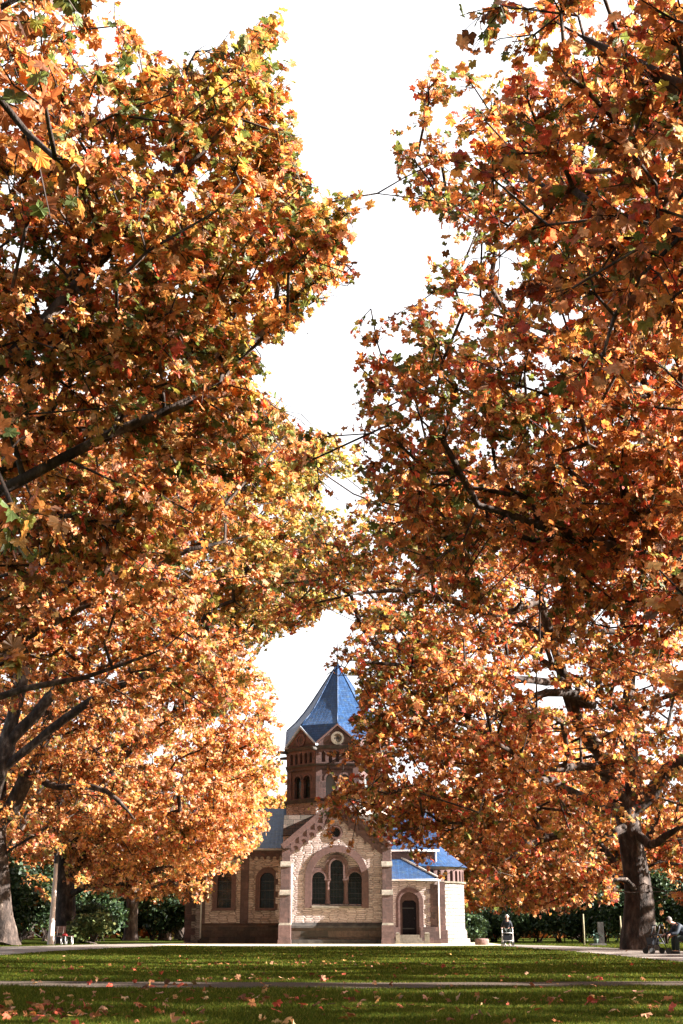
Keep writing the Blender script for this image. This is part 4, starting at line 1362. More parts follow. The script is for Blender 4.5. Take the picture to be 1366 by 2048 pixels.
def sprays(tips, dirs, rng, size, lod, ntw, nlf, reach, weights, polys, jit, twigs=True, up=0.55, droop=0.35, seeds=0, offscreen=0.5, ragged=0.3):
    """leafy twigs around branch ends. returns wood (V,F quads), leaves (V,F,col)"""
    nT = len(tips)
    cl = np.repeat(np.arange(nT), ntw)
    d = dirs[cl] * 0.75 + rng.normal(0, 0.62, (len(cl), 3)) * np.array([1, 1, 0.55])
    d /= np.linalg.norm(d, axis=1, keepdims=True)
    ln = reach * rng.uniform(0.45, 1.1, len(cl)) * np.repeat(rng.uniform(0.75, 1.2, nT), ntw)
    a = tips[cl]
    mid = a + d * (ln * 0.5)[:, None] + rng.normal(0, 0.05, (len(cl), 3))
    end = a + d * ln[:, None]; end[:, 2] -= droop * ln * rng.uniform(0, 1, len(cl))
    keep = ~blocked(end, polys, jit, rng)
    x, y = proj(end)
    off = (x < -160) | (x > 1526) | (y < -160) | (y > 2100) | (end[:, 1] < 1.5)
    keep &= ~(off & (rng.random(len(cl)) < offscreen))
    cl, a, mid, end, ln, off = cl[keep], a[keep], mid[keep], end[keep], ln[keep], off[keep]
    n = len(cl)
    # leaves along each twig
    ti = np.repeat(np.arange(n), nlf)
    t = rng.uniform(0.12, 1.05, len(ti))[:, None]
    p = (1 - t) ** 2 * a[ti] + 2 * t * (1 - t) * mid[ti] + t * t * end[ti]
    tw = end[ti] - a[ti]; tw /= (np.linalg.norm(tw, axis=1, keepdims=True) + 1e-9)
    sd = rng.normal(0, 1, (len(ti), 3)); sd -= (sd * tw).sum(1, keepdims=True) * tw
    sd /= (np.linalg.norm(sd, axis=1, keepdims=True) + 1e-9)
    sz = size * np.clip(np.exp(rng.normal(-0.08, 0.30, len(ti))), 0.4, 1.5)
    p = p + sd * (sz * 0.35)[:, None]
    md = sd * 0.8 + tw * 0.5 + np.array([0, 0, -0.35]) + rng.normal(0, 0.25, (len(ti), 3))
    nr = np.array([0, 0, up]) + rng.normal(0, 0.55, (len(ti), 3)) + np.array(SUNV)[None] * 0.35
    keepl = ~blocked(p + md * (sz * 0.8)[:, None], polys, jit * 0.4, rng)
    p, md, nr, sz, ti = p[keepl], md[keepl], nr[keepl], sz[keepl], ti[keepl]
    V, F_, k = leaves(p, md, nr, sz * 0.62, lod, rng)
    gm = 1 + 3.0 * np.clip(1.3 - np.abs(p[:, 0]) / 4.5, 0, 1) * np.clip((p[:, 2] - 6) / 5, 0, 1)
    col = np.repeat(leaf_colours(len(p), cl[ti], weights, rng, gm), k, axis=0)
    wood = None
    if twigs and n:
        o = ~off
        A, Mi, E = a[o], mid[o], end[o]; m = len(A)
        th = np.arange(3) * 2 * math.pi / 3
        ring = np.stack([np.cos(th), np.sin(th), 0.3 * np.cos(th + 1)], -1)
        r3 = [0.013, 0.009, 0.004]
        Vt = np.concatenate([A[:, None, :] + ring[None] * r3[0], Mi[:, None, :] + ring[None] * r3[1], E[:, None, :] + ring[None] * r3[2]], 1).reshape(-1, 3)
        f = np.array([(i + s_ * 3, (i + 1) % 3 + s_ * 3, (i + 1) % 3 + 3 + s_ * 3, i + 3 + s_ * 3) for s_ in (0, 1) for i in range(3)])
        Ft = (f[None] + (np.arange(m) * 9)[:, None, None]).reshape(-1, 4)
        wood = (Vt, Ft)
    sb = None
    if seeds:
        vis = np.where(~off)[0]
        if len(vis):
            s_i = rng.choice(vis, min(seeds, len(vis)), replace=False)
            sb = end[s_i] + np.column_stack([rng.normal(0, .05, len(s_i)), rng.normal(0, .05, len(s_i)), -rng.uniform(0.08, 0.22, len(s_i))])
            sb = (end[s_i], sb)
    return wood, (V, F_, col), sb


def ico(r=1.0):
    bm = bmesh.new(); bmesh.ops.create_icosphere(bm, subdivisions=1, radius=r)
    v = np.array([x.co[:] for x in bm.verts]); f = np.array([[q.index for q in x.verts] for x in bm.faces]); bm.free()
    return v, f
ICO = ico()


def make_tree(name, label, base, limbs, lobes, seed, size=0.2, lod=2, ntw=6, nlf=7, reach=0.85, weights=None, polys=(), jit=12, grp='autumn plane trees', seeds=0,
              twigs=True, step=0.9, cat='tree', ragged=0.3, spread=(1.7, 1.7, 0.65), per=14, up=0.55, offscreen=0.5, wig=0.17, leafmat_='leaf', r0=0.010, kpath=0.28, droop=0.35, soft=None, thin=()):
    soft = jit * 3.0 if soft is None else soft
    """limbs: list of (parent_limb, position_fraction, points, radii); lobes: (centre, radii, clusters)"""
    rng = np.random.default_rng(seed)
    root = empty(name, base, label, cat, grp)
    s = Skel()
    ends = []
    for (par, fr, pts, rads) in limbs:
        if par is None: i0 = -1
        else:
            lo, hi = ends[par]
            i0 = lo + int((hi - lo) * fr)
        lo = s.n
        rads = list(rads)
        if par is not None or len(limbs) == 1: rads[-1] = 0.025
        s.chain(i0, pts, rads, rng, 0.8 if len(pts) > 1 else 1.0, 0.03)
        ends.append((lo, s.n - 1))
    P = []
    keepall = []
    for lb in lobes:
        c, rad, n = lb[:3]
        c = np.array(c, float); rad = np.array(rad, float)
        nb = max(1, n // per)
        u = rng.normal(0, 1, (nb * 3, 3)); u /= np.linalg.norm(u, axis=1, keepdims=True)
        rr = rng.uniform(0.35, 1.0, len(u)) ** 0.5
        bc = c + u * rr[:, None] * rad
        bc = bc[bc[:, 2] > 0.8]
        bc = bc[~blocked(bc, polys, 0, rng)][:nb]
        if not len(bc): continue
        pts = np.repeat(bc, per, axis=0) + rng.normal(0, 1, (len(bc) * per, 3)) * np.array(spread)
        q = ((pts - c) / (rad * 1.12)) ** 2
        pts = pts[(q.sum(1) < 1)]
        P.append(pts); keepall.append(np.full(len(pts), len(lb) > 3))
    P = np.vstack(P); ka = np.concatenate(keepall)
    m_ = (P[:, 2] > 1.0) & ~blocked(P, polys, jit * 0.5, rng)
    P = P[m_]; ka = ka[m_]
    # loose and empty pockets between the boughs
    ph = rng.uniform(0, 6.28, 6)
    nz = np.sin(P[:, 0] * 1.5 + ph[0] + 1.2 * np.sin(P[:, 2] * 0.8 + ph[1])) + np.sin(P[:, 1] * 1.2 + ph[2] + np.sin(P[:, 0] * 0.9)) + 1.2 * np.sin(P[:, 2] * 2.4 + ph[3] + 0.8 * np.sin(P[:, 0] * 0.7 + ph[4]))
    m_ = (nz > -1.15) | (rng.random(len(P)) < 0.15) | ka
    P = P[m_]; ka = ka[m_]
    if polys and soft:
        x, y = proj(P)
        f = np.zeros(len(P))
        for q_ in range(10):
            f += blocked(P, polys, soft, rng)
        f /= 10
        P = P[(rng.random(len(P)) > f * 1.3 - 0.05) | ka]
    for (poly, dmax, kf) in thin:
        x, y = proj(P)
        m_ = inpoly(x, y, poly) & (P[:, 1] < dmax) & (rng.random(len(P)) > kf)
        P = P[~m_]
    x, y = proj(P)
    off = (x < -250) | (x > 1616) | (y < -250) | (y > 2150) | (P[:, 1] < 1.5)
    P = P[~(off & (rng.random(len(P)) < offscreen * 0.6))]
    s.grow(P, rng, step, kpath, wig=wig, polys=polys)
    r = s.radii(r0)
    Vw, Fw = s.tubes(r, rng, bump=0.07)
    tip = np.where(s.tip[:s.n])[0]
    dirs = s.p[tip] - s.p[s.par[tip]]
    dirs /= (np.linalg.norm(dirs, axis=1, keepdims=True) + 1e-9)
    w = weights or dict(gold=.22, orange=.30, rust=.16, brown=.06, red=.07, green=.08, lime=.08, peach=.05)
    wood, (Vl, Fl, col), sb = sprays(s.p[tip], dirs, rng, size, lod, ntw, nlf, reach, w, polys, jit, twigs, up, seeds=seeds, offscreen=offscreen, droop=droop)
    if wood is not None:
        Fw = np.vstack([Fw, wood[1] + len(Vw)]); Vw = np.vstack([Vw, wood[0]])
    me = raw_mesh('trunk', Vw, Fw, M['bark'], True)
    link_mesh('trunk', me, root)
    if sb is not None:
        v, f = ICO
        n = len(sb[0]); o0 = len(Vl)
        V = (sb[1][:, None, :] + v[None] * 0.017).reshape(-1, 3); F_ = (f[None] + (np.arange(n) * len(v))[:, None, None]).reshape(-1, 3)
        st = []; sf = []
        for i in range(n):
            a, b = sb[0][i], sb[1][i]; o_ = len(V) + len(st)
            st += [a + (0.003, 0, 0), a - (0.003, 0, 0), b]; sf.append((o_, o_ + 1, o_ + 2))
        V = np.vstack([V, np.array(st)]); F_ = np.vstack([F_, np.array(sf)])
        Vl = np.vstack([Vl, V]); Fl = np.vstack([Fl, F_ + o0]); col = np.vstack([col, np.full((len(V), 3), 0.03)])
    link_mesh('crown', raw_mesh('crown', Vl, Fl, M[leafmat_], False, col), root)
    print(name, 'clusters', len(P), 'leaf tris', len(Fl), 'nodes', s.n)
    return root


def wpt(x, y, D): return tuple(W(x, y, D))
G0, G2 = GAPS, GAPS + [CHURCH_VIEW]
LAMP_VIEW = [(86, 1900), (92, 1800), (98, 1712), (124, 1704), (128, 1760), (120, 1830), (150, 1850), (150, 1900)]
G2L = G2 + [LAMP_VIEW]
G3 = G2 + [TRUNK_VIEW]

# right-hand big plane whose trunk shows beside the lawn
T0 = 55.0
tb = W(1280, 1899, T0); tb.z = 0
limbs = [
    (None, 0, [(tb.x, T0, -0.2), (tb.x, T0, 0.4), wpt(1279, 1800, T0), wpt(1268, 1720, T0), wpt(1258, 1650, T0), wpt(1240, 1600, T0)], [0.95, 0.74, 0.58, 0.52, 0.50, 0.44]),
    (0, 0.99, [wpt(1222, 1560, T0), wpt(1200, 1500, 54.5), wpt(1172, 1470, 54), wpt(1140, 1400, 53), wpt(1118, 1320, 52), wpt(1080, 1200, 50), wpt(1060, 1050, 48)], [0.44, 0.36, 0.30, 0.26, 0.22, 0.16, 0.08]),
    (0, 0.9, [wpt(1268, 1590, 55), wpt(1262, 1500, 55.5), wpt(1256, 1400, 56), wpt(1258, 1300, 56), wpt(1230, 1150, 55), wpt(1200, 950, 53)], [0.36, 0.30, 0.26, 0.22, 0.18, 0.08]),
    (0, 0.9, [wpt(1300, 1590, 55), wpt(1335, 1540, 54.5), wpt(1400, 1500, 54), wpt(1480, 1440, 53)], [0.34, 0.28, 0.22, 0.14]),
    (1, 0.12, [wpt(1190, 1535, 53.5), wpt(1130, 1535, 52), wpt(1060, 1540, 50.5), wpt(980, 1560, 49)], [0.20, 0.17, 0.13, 0.07]),
    (0, 0.97, [wpt(1200, 1612, 54), wpt(1130, 1580, 52.5), wpt(1090, 1562, 51.5), wpt(1040, 1575, 50), wpt(960, 1610, 48)], [0.22, 0.19, 0.16, 0.13, 0.06]),
    (1, 0.45, [wpt(1185, 1410, 53), wpt(1150, 1388, 52), wpt(1095, 1385, 51), wpt(1030, 1405, 50), wpt(960, 1460, 48), wpt(880, 1520, 46)], [0.20, 0.18, 0.16, 0.13, 0.10, 0.05]),
    (0, 0.8, [wpt(1300, 1690, 54), wpt(1330, 1672, 53), wpt(1390, 1640, 52)], [0.18, 0.15, 0.08]),
    (0, 0.8, [wpt(1200, 1680, 53.5), wpt(1130, 1668, 52), wpt(1060, 1690, 51), wpt(1010, 1720, 50)], [0.16, 0.13, 0.10, 0.05]),
    (2, 0.55, [wpt(1310, 1290, 54), wpt(1260, 1270, 53), wpt(1180, 1262, 52), wpt(1100, 1290, 50)], [0.16, 0.14, 0.12, 0.06]),
    (2, 0.75, [wpt(1290, 1220, 54), wpt(1240, 1170, 53), wpt(1190, 1140, 52), wpt(1100, 1120, 50)], [0.14, 0.12, 0.10, 0.05]),
    (1, 0.75, [wpt(1000, 1230, 48), wpt(900, 1200, 46), wpt(800, 1180, 44), wpt(700, 1190, 42)], [0.15, 0.12, 0.09, 0.04]),
    (1, 0.55, [wpt(1020, 1360, 49), wpt(920, 1350, 47), wpt(800, 1330, 45), wpt(700, 1320, 44)], [0.14, 0.11, 0.08, 0.04]),
]
RW = dict(gold=.17, orange=.34, rust=.20, brown=.08, red=.12, green=.03, lime=.04, peach=.12)
make_tree('plane_tree', 'large dark-trunked plane tree beside the right path, orange crown reaching over the chapel', tb, limbs,
          [(wpt(1000, 1250, 50), (10, 9, 6.5), 1150), (wpt(820, 1250, 46), (5.0, 6, 6.5), 460), (wpt(1250, 1150, 55), (9, 9, 6), 620), (wpt(900, 1500, 46), (6, 5, 3.2), 380),
           (wpt(1050, 1650, 50), (6, 5, 2.0), 330), (wpt(1180, 1760, 53), (4.5, 4, 1.1), 150), (wpt(1400, 1500, 54), (5, 6, 6), 300), (wpt(720, 1420, 46), (1.6, 3, 2.2), 110), (wpt(760, 1620, 46), (2.2, 2.5, 1.0), 120), (wpt(820, 1740, 49), (1.2, 1.5, 0.7), 22),
           (wpt(1000, 1770, 58), (3.5, 4, 1.3), 130), (wpt(620, 900, 46), (1.0, 1.5, .5), 28, 1), (wpt(690, 1130, 46), (1.2, 2, 1.2), 56, 1), (wpt(700, 1310, 45), (.9, 1, .7), 28, 1), (wpt(655, 1526, 46), (.6, .8, .22), 14, 1), (wpt(650, 1622, 46), (.6, .8, .3), 14, 1), (wpt(722, 1450, 46), (.5, .8, .9), 28, 1), (wpt(700, 1570, 46), (.8, .8, .5), 28, 1), (wpt(710, 1665, 46), (1.0, .8, .35), 28, 1), (wpt(873, 1768, 48), (.4, .6, 1.1), 22, 1)],
          11, size=0.18, lod=2, ntw=7, nlf=7, weights=dict(RW, gold=.24, lime=.08, green=.07), polys=G3, jit=10, thin=[([(1080, 1380), (1400, 1330), (1400, 1720), (1230, 1720), (1060, 1620)], 56.5, 0.35)])
# middle right plane, trunk outside the frame
b2 = Vector((13.5, 29, 0))
make_tree('plane_tree', 'orange and red plane tree filling the upper right beside the gap of sky', b2,
          [(None, 0, [(13.5, 29, -0.2), (13.4, 29, 0.6), (13.2, 29, 4), (12.6, 28.6, 7)], [0.9, 0.7, 0.55, 0.5]),
           (0, 1, [(10, 28, 10), (7, 27, 12.5), (4, 26, 14)], [0.34, 0.22, 0.1]), (0, 1, [(12.5, 28, 12), (11, 27, 16), (9, 27, 19)], [0.4, 0.28, 0.12]), (0, .9, [(15, 29, 12), (16, 30, 17)], [0.3, 0.12]),
           (0, .85, [(10, 28, 8), (6.5, 27, 8.8), (3, 26, 9.6)], [0.24, 0.15, 0.06])],
          [((7.5, 27, 14.0), (7.5, 6, 6.5), 1080), ((4.0, 26, 11.5), (4.5, 4.5, 3.6), 340), ((13, 29, 14), (6, 6, 6), 400), ((9, 27, 9.0), (4.5, 4, 2.4), 220), (wpt(835, 250, 25), (1.0, 1, .9), 42, 1), (wpt(800, 385, 25), (.9, 1, .35), 28, 1), (wpt(870, 90, 24), (.8, 1, .9), 28, 1), (wpt(880, 520, 27), (.8, 1, .5), 28, 1), (wpt(730, 650, 28), (.7, 1, .5), 28, 1), (wpt(740, 760, 29), (.8, 1, .5), 28, 1)],
          12, size=0.17, lod=1, ntw=7, nlf=7, weights=dict(RW, green=.09), polys=G3, jit=16, seeds=40)
# near right plane hanging over the camera side
b3 = Vector((10.5, 12.5, 0))
make_tree('plane_tree', 'nearest right-hand plane tree, large rust leaves and hanging twigs along the right edge', b3,
          [(None, 0, [(10.5, 12.5, -0.2), (10.4, 12.6, 0.6), (10, 12.8, 3), (9.6, 13, 5)], [0.85, 0.65, 0.5, 0.45]),
           (0, 1, [(8, 13.5, 8), (5.6, 14, 10.6), (3.4, 14.5, 12.6)], [0.30, 0.18, 0.07]), (0, 1, [(9, 14, 9), (7.5, 15.5, 13)], [0.3, 0.1]), (0, .9, [(7, 12.6, 6.6), (5.2, 12.8, 8.4)], [0.2, 0.07]), (0, .9, [(12, 12, 9), (14, 11, 13)], [0.25, 0.1])],
          [((5.6, 13.5, 10.2), (3.6, 3.2, 3.8), 470), ((7, 15, 7.5), (2.8, 3, 3), 210), ((4.6, 17, 12.6), (2.8, 3, 2.6), 150), ((11, 12.5, 10), (5, 4, 4), 240), ((3.9, 11.0, 4.6), (0.8, 1.2, 1.8), 40)],
          13, size=0.165, lod=0, ntw=6, nlf=6, reach=0.75, weights=dict(RW, green=.06, brown=.1), polys=G3, jit=22, seeds=14, spread=(1.0, 1.0, 0.6), step=0.6, droop=0.7)

# left-hand trees, far to near
LW = dict(gold=.28, orange=.28, rust=.13, brown=.05, red=.04, green=.05, lime=.07, peach=.14)
D1 = 72.0
t1 = W(8, 1890, D1); t1.z = 0
make_tree('plane_tree', 'plane tree at the left edge with mottled bark, forked trunk beside the lamp post', t1,
          [(None, 0, [(t1.x, D1, -0.2), (t1.x, D1, 0.3), wpt(6, 1840, D1), wpt(2, 1760, D1), wpt(-4, 1690, D1), wpt(0, 1645, D1)], [1.15, 0.72, 0.55, 0.48, 0.46, 0.44]),
           (0, 1, [wpt(28, 1610, 71.5), wpt(50, 1560, 71), wpt(80, 1510, 70.5), wpt(95, 1440, 70), wpt(120, 1300, 69)], [0.48, 0.42, 0.34, 0.26, 0.12]),
           (0, 1, [wpt(0, 1560, 72), wpt(15, 1490, 72), wpt(30, 1400, 72), wpt(10, 1200, 72)], [0.36, 0.30, 0.22, 0.1]),
           (1, .4, [wpt(95, 1568, 70.5), wpt(140, 1574, 70), wpt(190, 1575, 69), wpt(235, 1600, 68), wpt(270, 1640, 67)], [0.20, 0.18, 0.16, 0.12, 0.06]),
           (0, .98, [wpt(-60, 1580, 72), wpt(-140, 1500, 72)], [0.34, 0.14])],
          [(wpt(150, 1300, 70), (8, 6, 7), 620), (wpt(100, 1550, 70), (6, 5, 3.5), 200), (wpt(-100, 1400, 72), (6, 6, 7), 200), (wpt(300, 1050, 66), (8, 6, 5), 300)],
          21, size=0.195, lod=2, ntw=7, nlf=7, weights=dict(LW, peach=.14), polys=G2L, jit=9, twigs=True)
D2 = 82.0
t2 = W(133, 1887, D2); t2.z = 0
make_tree('plane_tree', 'thick plane tree behind the bench, its low sunlit crown sweeping towards the nave', t2,
          [(None, 0, [(t2.x, D2, -0.2), (t2.x, D2, 0.5), wpt(131, 1820, D2), wpt(128, 1740, D2), wpt(124, 1700, D2)], [0.95, 0.70, 0.62, 0.60, 0.58]),
           (0, 1, [wpt(112, 1660, D2), wpt(80, 1620, 81.5), wpt(45, 1580, 81), wpt(0, 1520, 80)], [0.36, 0.28, 0.22, 0.10]),
           (0, 1, [wpt(122, 1640, D2), wpt(120, 1560, 82), wpt(124, 1450, 82), wpt(150, 1300, 82)], [0.42, 0.34, 0.24, 0.10]),
           (0, .82, [wpt(148, 1740, 81.5), wpt(172, 1705, 81), wpt(210, 1670, 80), wpt(280, 1640, 79), wpt(360, 1620, 78)], [0.34, 0.26, 0.20, 0.14, 0.06]),
           (0, .97, [wpt(150, 1680, 80), wpt(200, 1580, 79), wpt(280, 1480, 78), wpt(380, 1400, 76)], [0.28, 0.22, 0.15, 0.06])],
          [(wpt(330, 1500, 76), (8, 6, 7.5), 1050), (wpt(320, 1700, 80), (6.8, 3.2, 2.8), 520), (wpt(500, 1560, 74.5), (2.6, 3, 4), 170), (wpt(450, 1680, 75), (3.0, 3, 2.2), 170), (wpt(556, 1440, 75), (.8, 1, .8), 28, 1), (wpt(548, 1590, 74), (1.3, 1, .3), 28, 1), (wpt(470, 1735, 75), (1.1, 1, .35), 28, 1), (wpt(415, 1790, 76), (1.2, 1, .4), 28, 1), (wpt(120, 1450, 82), (7, 6, 6), 300), (wpt(480, 1300, 76), (5.5, 5, 4.5), 360), (wpt(230, 1780, 83), (3.0, 2, 0.9), 50)],
          22, size=0.20, lod=2, ntw=7, nlf=7, weights=dict(LW, peach=.36, gold=.36, rust=.07, brown=.02), polys=G2L, jit=10, spread=(1.5, 1.5, 0.6), up=0.5)  # extra peach and gold: sunlight on this crown put into its leaf colours
# tall plane further along the left row, trunk outside the frame
make_tree('plane_tree', 'tall yellow-crowned plane tree between the left row and the chapel spire', Vector((-17.5, 60, 0)),
          [(None, 0, [(-17.5, 60, -0.2), (-17.4, 60, 0.6), (-17, 60, 5), (-16, 60, 9)], [1.0, 0.75, 0.6, 0.5]),
           (0, 1, [(-12, 60, 14), (-8, 60, 18), (-5, 60, 22)], [0.24, 0.14, 0.06]), (0, 1, [(-15, 60, 15), (-13, 60, 22)], [0.26, 0.1]), (0, .9, [(-12, 59, 11), (-7, 58, 13)], [0.16, 0.06])],
          [(wpt(480, 1000, 60), (6, 5, 6), 900), (wpt(560, 1150, 60), (3.2, 4, 3.6), 360), (wpt(300, 950, 60), (6, 5, 6), 400), (wpt(560, 950, 62), (3, 3.5, 2.6), 220), (wpt(440, 1280, 60), (5, 5, 3), 250)],
          23, size=0.20, lod=2, ntw=7, nlf=7, weights=dict(gold=.48, orange=.07, rust=.0, brown=.0, green=.05, lime=.36, peach=.14), polys=G2, jit=7)
make_tree('plane_tree', 'rust-brown plane tree of the left row, middle height, dark branches fanning right', Vector((-16, 41, 0)),
          [(None, 0, [(-16, 41, -0.2), (-15.9, 41, 0.6), (-15.4, 41, 4), (-14.6, 41, 6.5)], [0.95, 0.72, 0.55, 0.48]),
           (0, 1, [(-11.5, 40, 9), (-8, 39.5, 11), (-5, 39, 12.5), (-3, 39, 13.0)], [0.19, 0.12, 0.08, 0.04]), (0, 1, [(-13, 41, 12), (-10, 40.5, 17), (-7, 40, 20)], [0.22, 0.13, 0.06]), (0, .9, [(-11, 39, 7.6), (-8, 38.5, 8.2), (-5.5, 38, 9)], [0.12, 0.08, 0.04])],
          [(wpt(250, 1050, 40), (5.6, 5, 5.5), 600), (wpt(400, 900, 39), (2.0, 2.5, 1.6), 60), (wpt(150, 1300, 40), (5, 4, 3.5), 200), (wpt(-60, 1100, 41), (6, 6, 6), 250), (wpt(250, 800, 41), (6, 5, 4), 350)],
          24, size=0.18, lod=1, ntw=7, nlf=7, weights=dict(LW, rust=.24, gold=.2), polys=G2, jit=9)
make_tree('plane_tree', 'near left plane tree with long limbs rising into the white sky, green-tipped leaves', Vector((-13, 21, 0)),
          [(None, 0, [(-13, 21, -0.2), (-12.9, 21, 0.6), (-12.4, 21, 3), (-11.6, 21, 5)], [0.85, 0.65, 0.5, 0.44]),
           (0, 1, [(-8.5, 21, 8), (-6, 20.5, 10.5), (-3.8, 20, 13), (-2, 19.6, 15)], [0.15, 0.10, 0.06, 0.03]), (0, 1, [(-10, 21, 10), (-7.5, 21, 15), (-5.5, 21, 18.5)], [0.16, 0.11, 0.05]), (0, .95, [(-8, 21, 7), (-5, 21, 8.8), (-2.6, 21, 10)], [0.11, 0.07, 0.03]),
           (0, .9, [(-7.6, 20, 5.6), (-5.4, 19.5, 6.2)], [0.09, 0.04])],
          [(wpt(330, 450, 21), (4.8, 4, 4.0), 500), (wpt(580, 480, 21), (2.2, 2.5, 2.2), 120), (wpt(520, 180, 20), (1.8, 2, 2.4), 90), (wpt(200, 750, 22), (4, 4, 3), 230), (wpt(430, 760, 23), (2.4, 2.5, 1.6), 110), (wpt(60, 300, 19), (3, 3, 4), 120), (wpt(545, 100, 20), (.6, 1, .8), 42, 1), (wpt(480, 150, 20), (.8, 1, .6), 28, 1), (wpt(310, 160, 20), (1.0, 1, .5), 28, 1), (wpt(665, 430, 20), (.6, 1, .4), 28, 1), (wpt(650, 540, 21), (.7, 1, .5), 28, 1), (wpt(520, 690, 22), (.8, 1, .3), 14, 1), (wpt(120, 1050, 21), (2.6, 2.5, 1.8), 110), (wpt(-250, 500, 21), (4, 4, 5), 200)],
          25, r0=0.0072, size=0.165, lod=0, ntw=7, nlf=7, reach=0.75, weights=dict(LW, green=.09, lime=.08, brown=.07, red=.06), polys=G2, jit=16, seeds=40, spread=(1.1, 1.1, 0.5), step=0.7)
make_tree('plane_tree', 'nearest left-hand plane tree, a few very large brown and green leaves at the left edge', Vector((-6.6, 8.5, 0)),
          [(None, 0, [(-6.6, 8.5, -0.2), (-6.5, 8.5, 0.6), (-6.2, 8.5, 3.5), (-5.6, 8.5, 5)], [0.7, 0.52, 0.42, 0.36]),
           (0, 1, [(-4.4, 8.2, 6), (-3.0, 7.8, 6.9)], [0.2, 0.06]), (0, .8, [(-4.6, 8.8, 3.8), (-3.4, 9, 3.5)], [0.12, 0.04]), (0, 1, [(-6, 8, 8), (-5, 7, 10)], [0.2, 0.08])],
          [(wpt(40, 110, 7.8), (0.5, 0.8, 0.8), 22), (wpt(10, 1150, 9.3), (0.35, 0.8, 0.9), 16), (wpt(60, 1420, 10.5), (0.6, 0.8, 0.35), 9), ((-5.4, 8, 7), (1.8, 2, 2), 60)],
          26, size=0.17, lod=0, ntw=4, nlf=4, reach=0.45, weights=dict(gold=.2, orange=.22, rust=.22, brown=.22, green=.12, lime=.08), polys=G2, jit=12, spread=(0.35, 0.35, 0.35), step=0.4, per=6, kpath=0.2)

# trees farther back, beyond and beside the chapel
FW = dict(gold=.30, orange=.26, rust=.12, brown=.05, red=.04, green=.07, lime=.10, peach=.18)
def far_tree(x, D, h, r, label, seed, n, rt, w=FW, size=0.30, low=2.4, lean=0.0, polys=None, g='autumn trees behind the chapel and lawn'):
    rng = np.random.default_rng(seed)
    b = Vector((x, D, 0))
    make_tree('plane_tree', label, b,
              [(None, 0, [(x, D, -0.2), (x, D, 0.5), (x + lean * 0.3, D, 2.5), (x + lean, D, 5.0)], [rt * 1.5, rt * 1.05, rt * .9, rt * .8]),
               (0, 1, [(x + lean + r * .3, D - 1, h * .5), (x + r * .5, D - 1, h * .75)], [rt * .5, rt * .15]), (0, 1, [(x + lean - r * .3, D, h * .5), (x - r * .5, D, h * .8)], [rt * .5, rt * .15])],
              [((x, D, (h + low) / 2 + 0.8), (r, r * .8, (h - low) / 2), n), ((x, D - r * 0.35, low + 1.4), (r * .95, r * .6, 1.4), n // 4)],
              seed, size=size, lod=3, ntw=6, nlf=7, soft=12, reach=1.0, weights=w, polys=GAPS[2:] if polys is None else polys, jit=4, grp=g, twigs=False, step=1.3, spread=(1.8, 1.8, 0.7), offscreen=0.6)

far_tree(-16.6, 104, 17, 7.5, 'plane tree with slim grey trunk, right of the bush beside the bench', 31, 330, 0.52, low=3.2, polys=G2)
far_tree(-15.3, 114, 18, 6.5, 'plane tree between two close trunks, in deep shade left of the nave', 32, 280, 0.5, low=3.4, polys=G2)
far_tree(-14.3, 117, 19, 7.0, 'plane tree whose trunk is the one nearest the west end of the nave', 33, 300, 0.48, low=3.4, polys=G2)
far_tree(-9, 112, 14, 7, 'pale gold tree crown rising behind the nave roof', 34, 420, 0.5, dict(gold=.5, lime=.2, peach=.3))
far_tree(-26, 98, 20, 9, 'orange tree behind the lamp post at the far left', 35, 420, 0.5)
far_tree(12.5, 99, 15, 6.5, 'golden tree directly right of the round apse', 36, 520, 0.4, low=2.2, polys=G3[:3] + [CHURCH_VIEW])
far_tree(21, 97, 16, 7.5, 'orange and pink tree above the dark hedge on the right', 37, 520, 0.45, dict(FW, red=.12, peach=.25), low=2.6, polys=G3[:3] + [CHURCH_VIEW])
far_tree(31, 92, 17, 8.5, 'yellow-green tree behind the big dark trunk on the right', 38, 480, 0.45, dict(FW, lime=.3, green=.2), low=2.2, polys=G3[:3] + [CHURCH_VIEW])
far_tree(22, 124, 22, 10, 'tall orange tree at the back of the park, right of the chapel', 39, 380, 0.5, size=0.4)
far_tree(6, 128, 16, 9, 'tree standing behind the choir and the apse', 40, 300, 0.5, size=0.4)
far_tree(-30, 126, 24, 11, 'tall tree at the back of the park, far left', 41, 380, 0.5, size=0.4)

# distant wood that closes the park all round: reads as one mass
def wood(name, rows, seed, n, size, w, smin=0):
    rng = np.random.default_rng(seed)
    pos = []
    for (x0, x1, D0, D1, z0, z1) in rows:
        k = int(n * (x1 - x0) / sum(r[1] - r[0] for r in rows))
        x = rng.uniform(x0, x1, k); D = rng.uniform(D0, D1, k)
        top = z1 * (0.75 + 0.25 * np.sin(x * 0.35 + D0) * np.sin(x * 0.13 + 1))
        z = z0 + (top - z0) * rng.random(k) ** 0.8
        pos.append(np.column_stack([x, D, z]))
    P = np.vstack(pos)
    P = P[~blocked(P, [GAPS[2]], 4, rng)]
    m = len(P)
    V, F_, k = leaves(P, rng.normal(0, 1, (m, 3)), rng.normal(0, .6, (m, 3)) + (0, 0, .5), size * rng.uniform(.6, 1.3, m), 3, rng)
    cl = (P[:, 0] // 3).astype(int); cl -= cl.min()
    o = link_mesh(name, raw_mesh(name, V, F_, M['leaf'], False, np.repeat(leaf_colours(m, cl, w, rng), k, axis=0)))
    return tag(o, kind='stuff')
wood('distant_wood', [(-75, 75, 140, 160, 0, 20)], 51, 70000, 0.6, dict(gold=.3, orange=.3, rust=.2, green=.15, lime=.1))

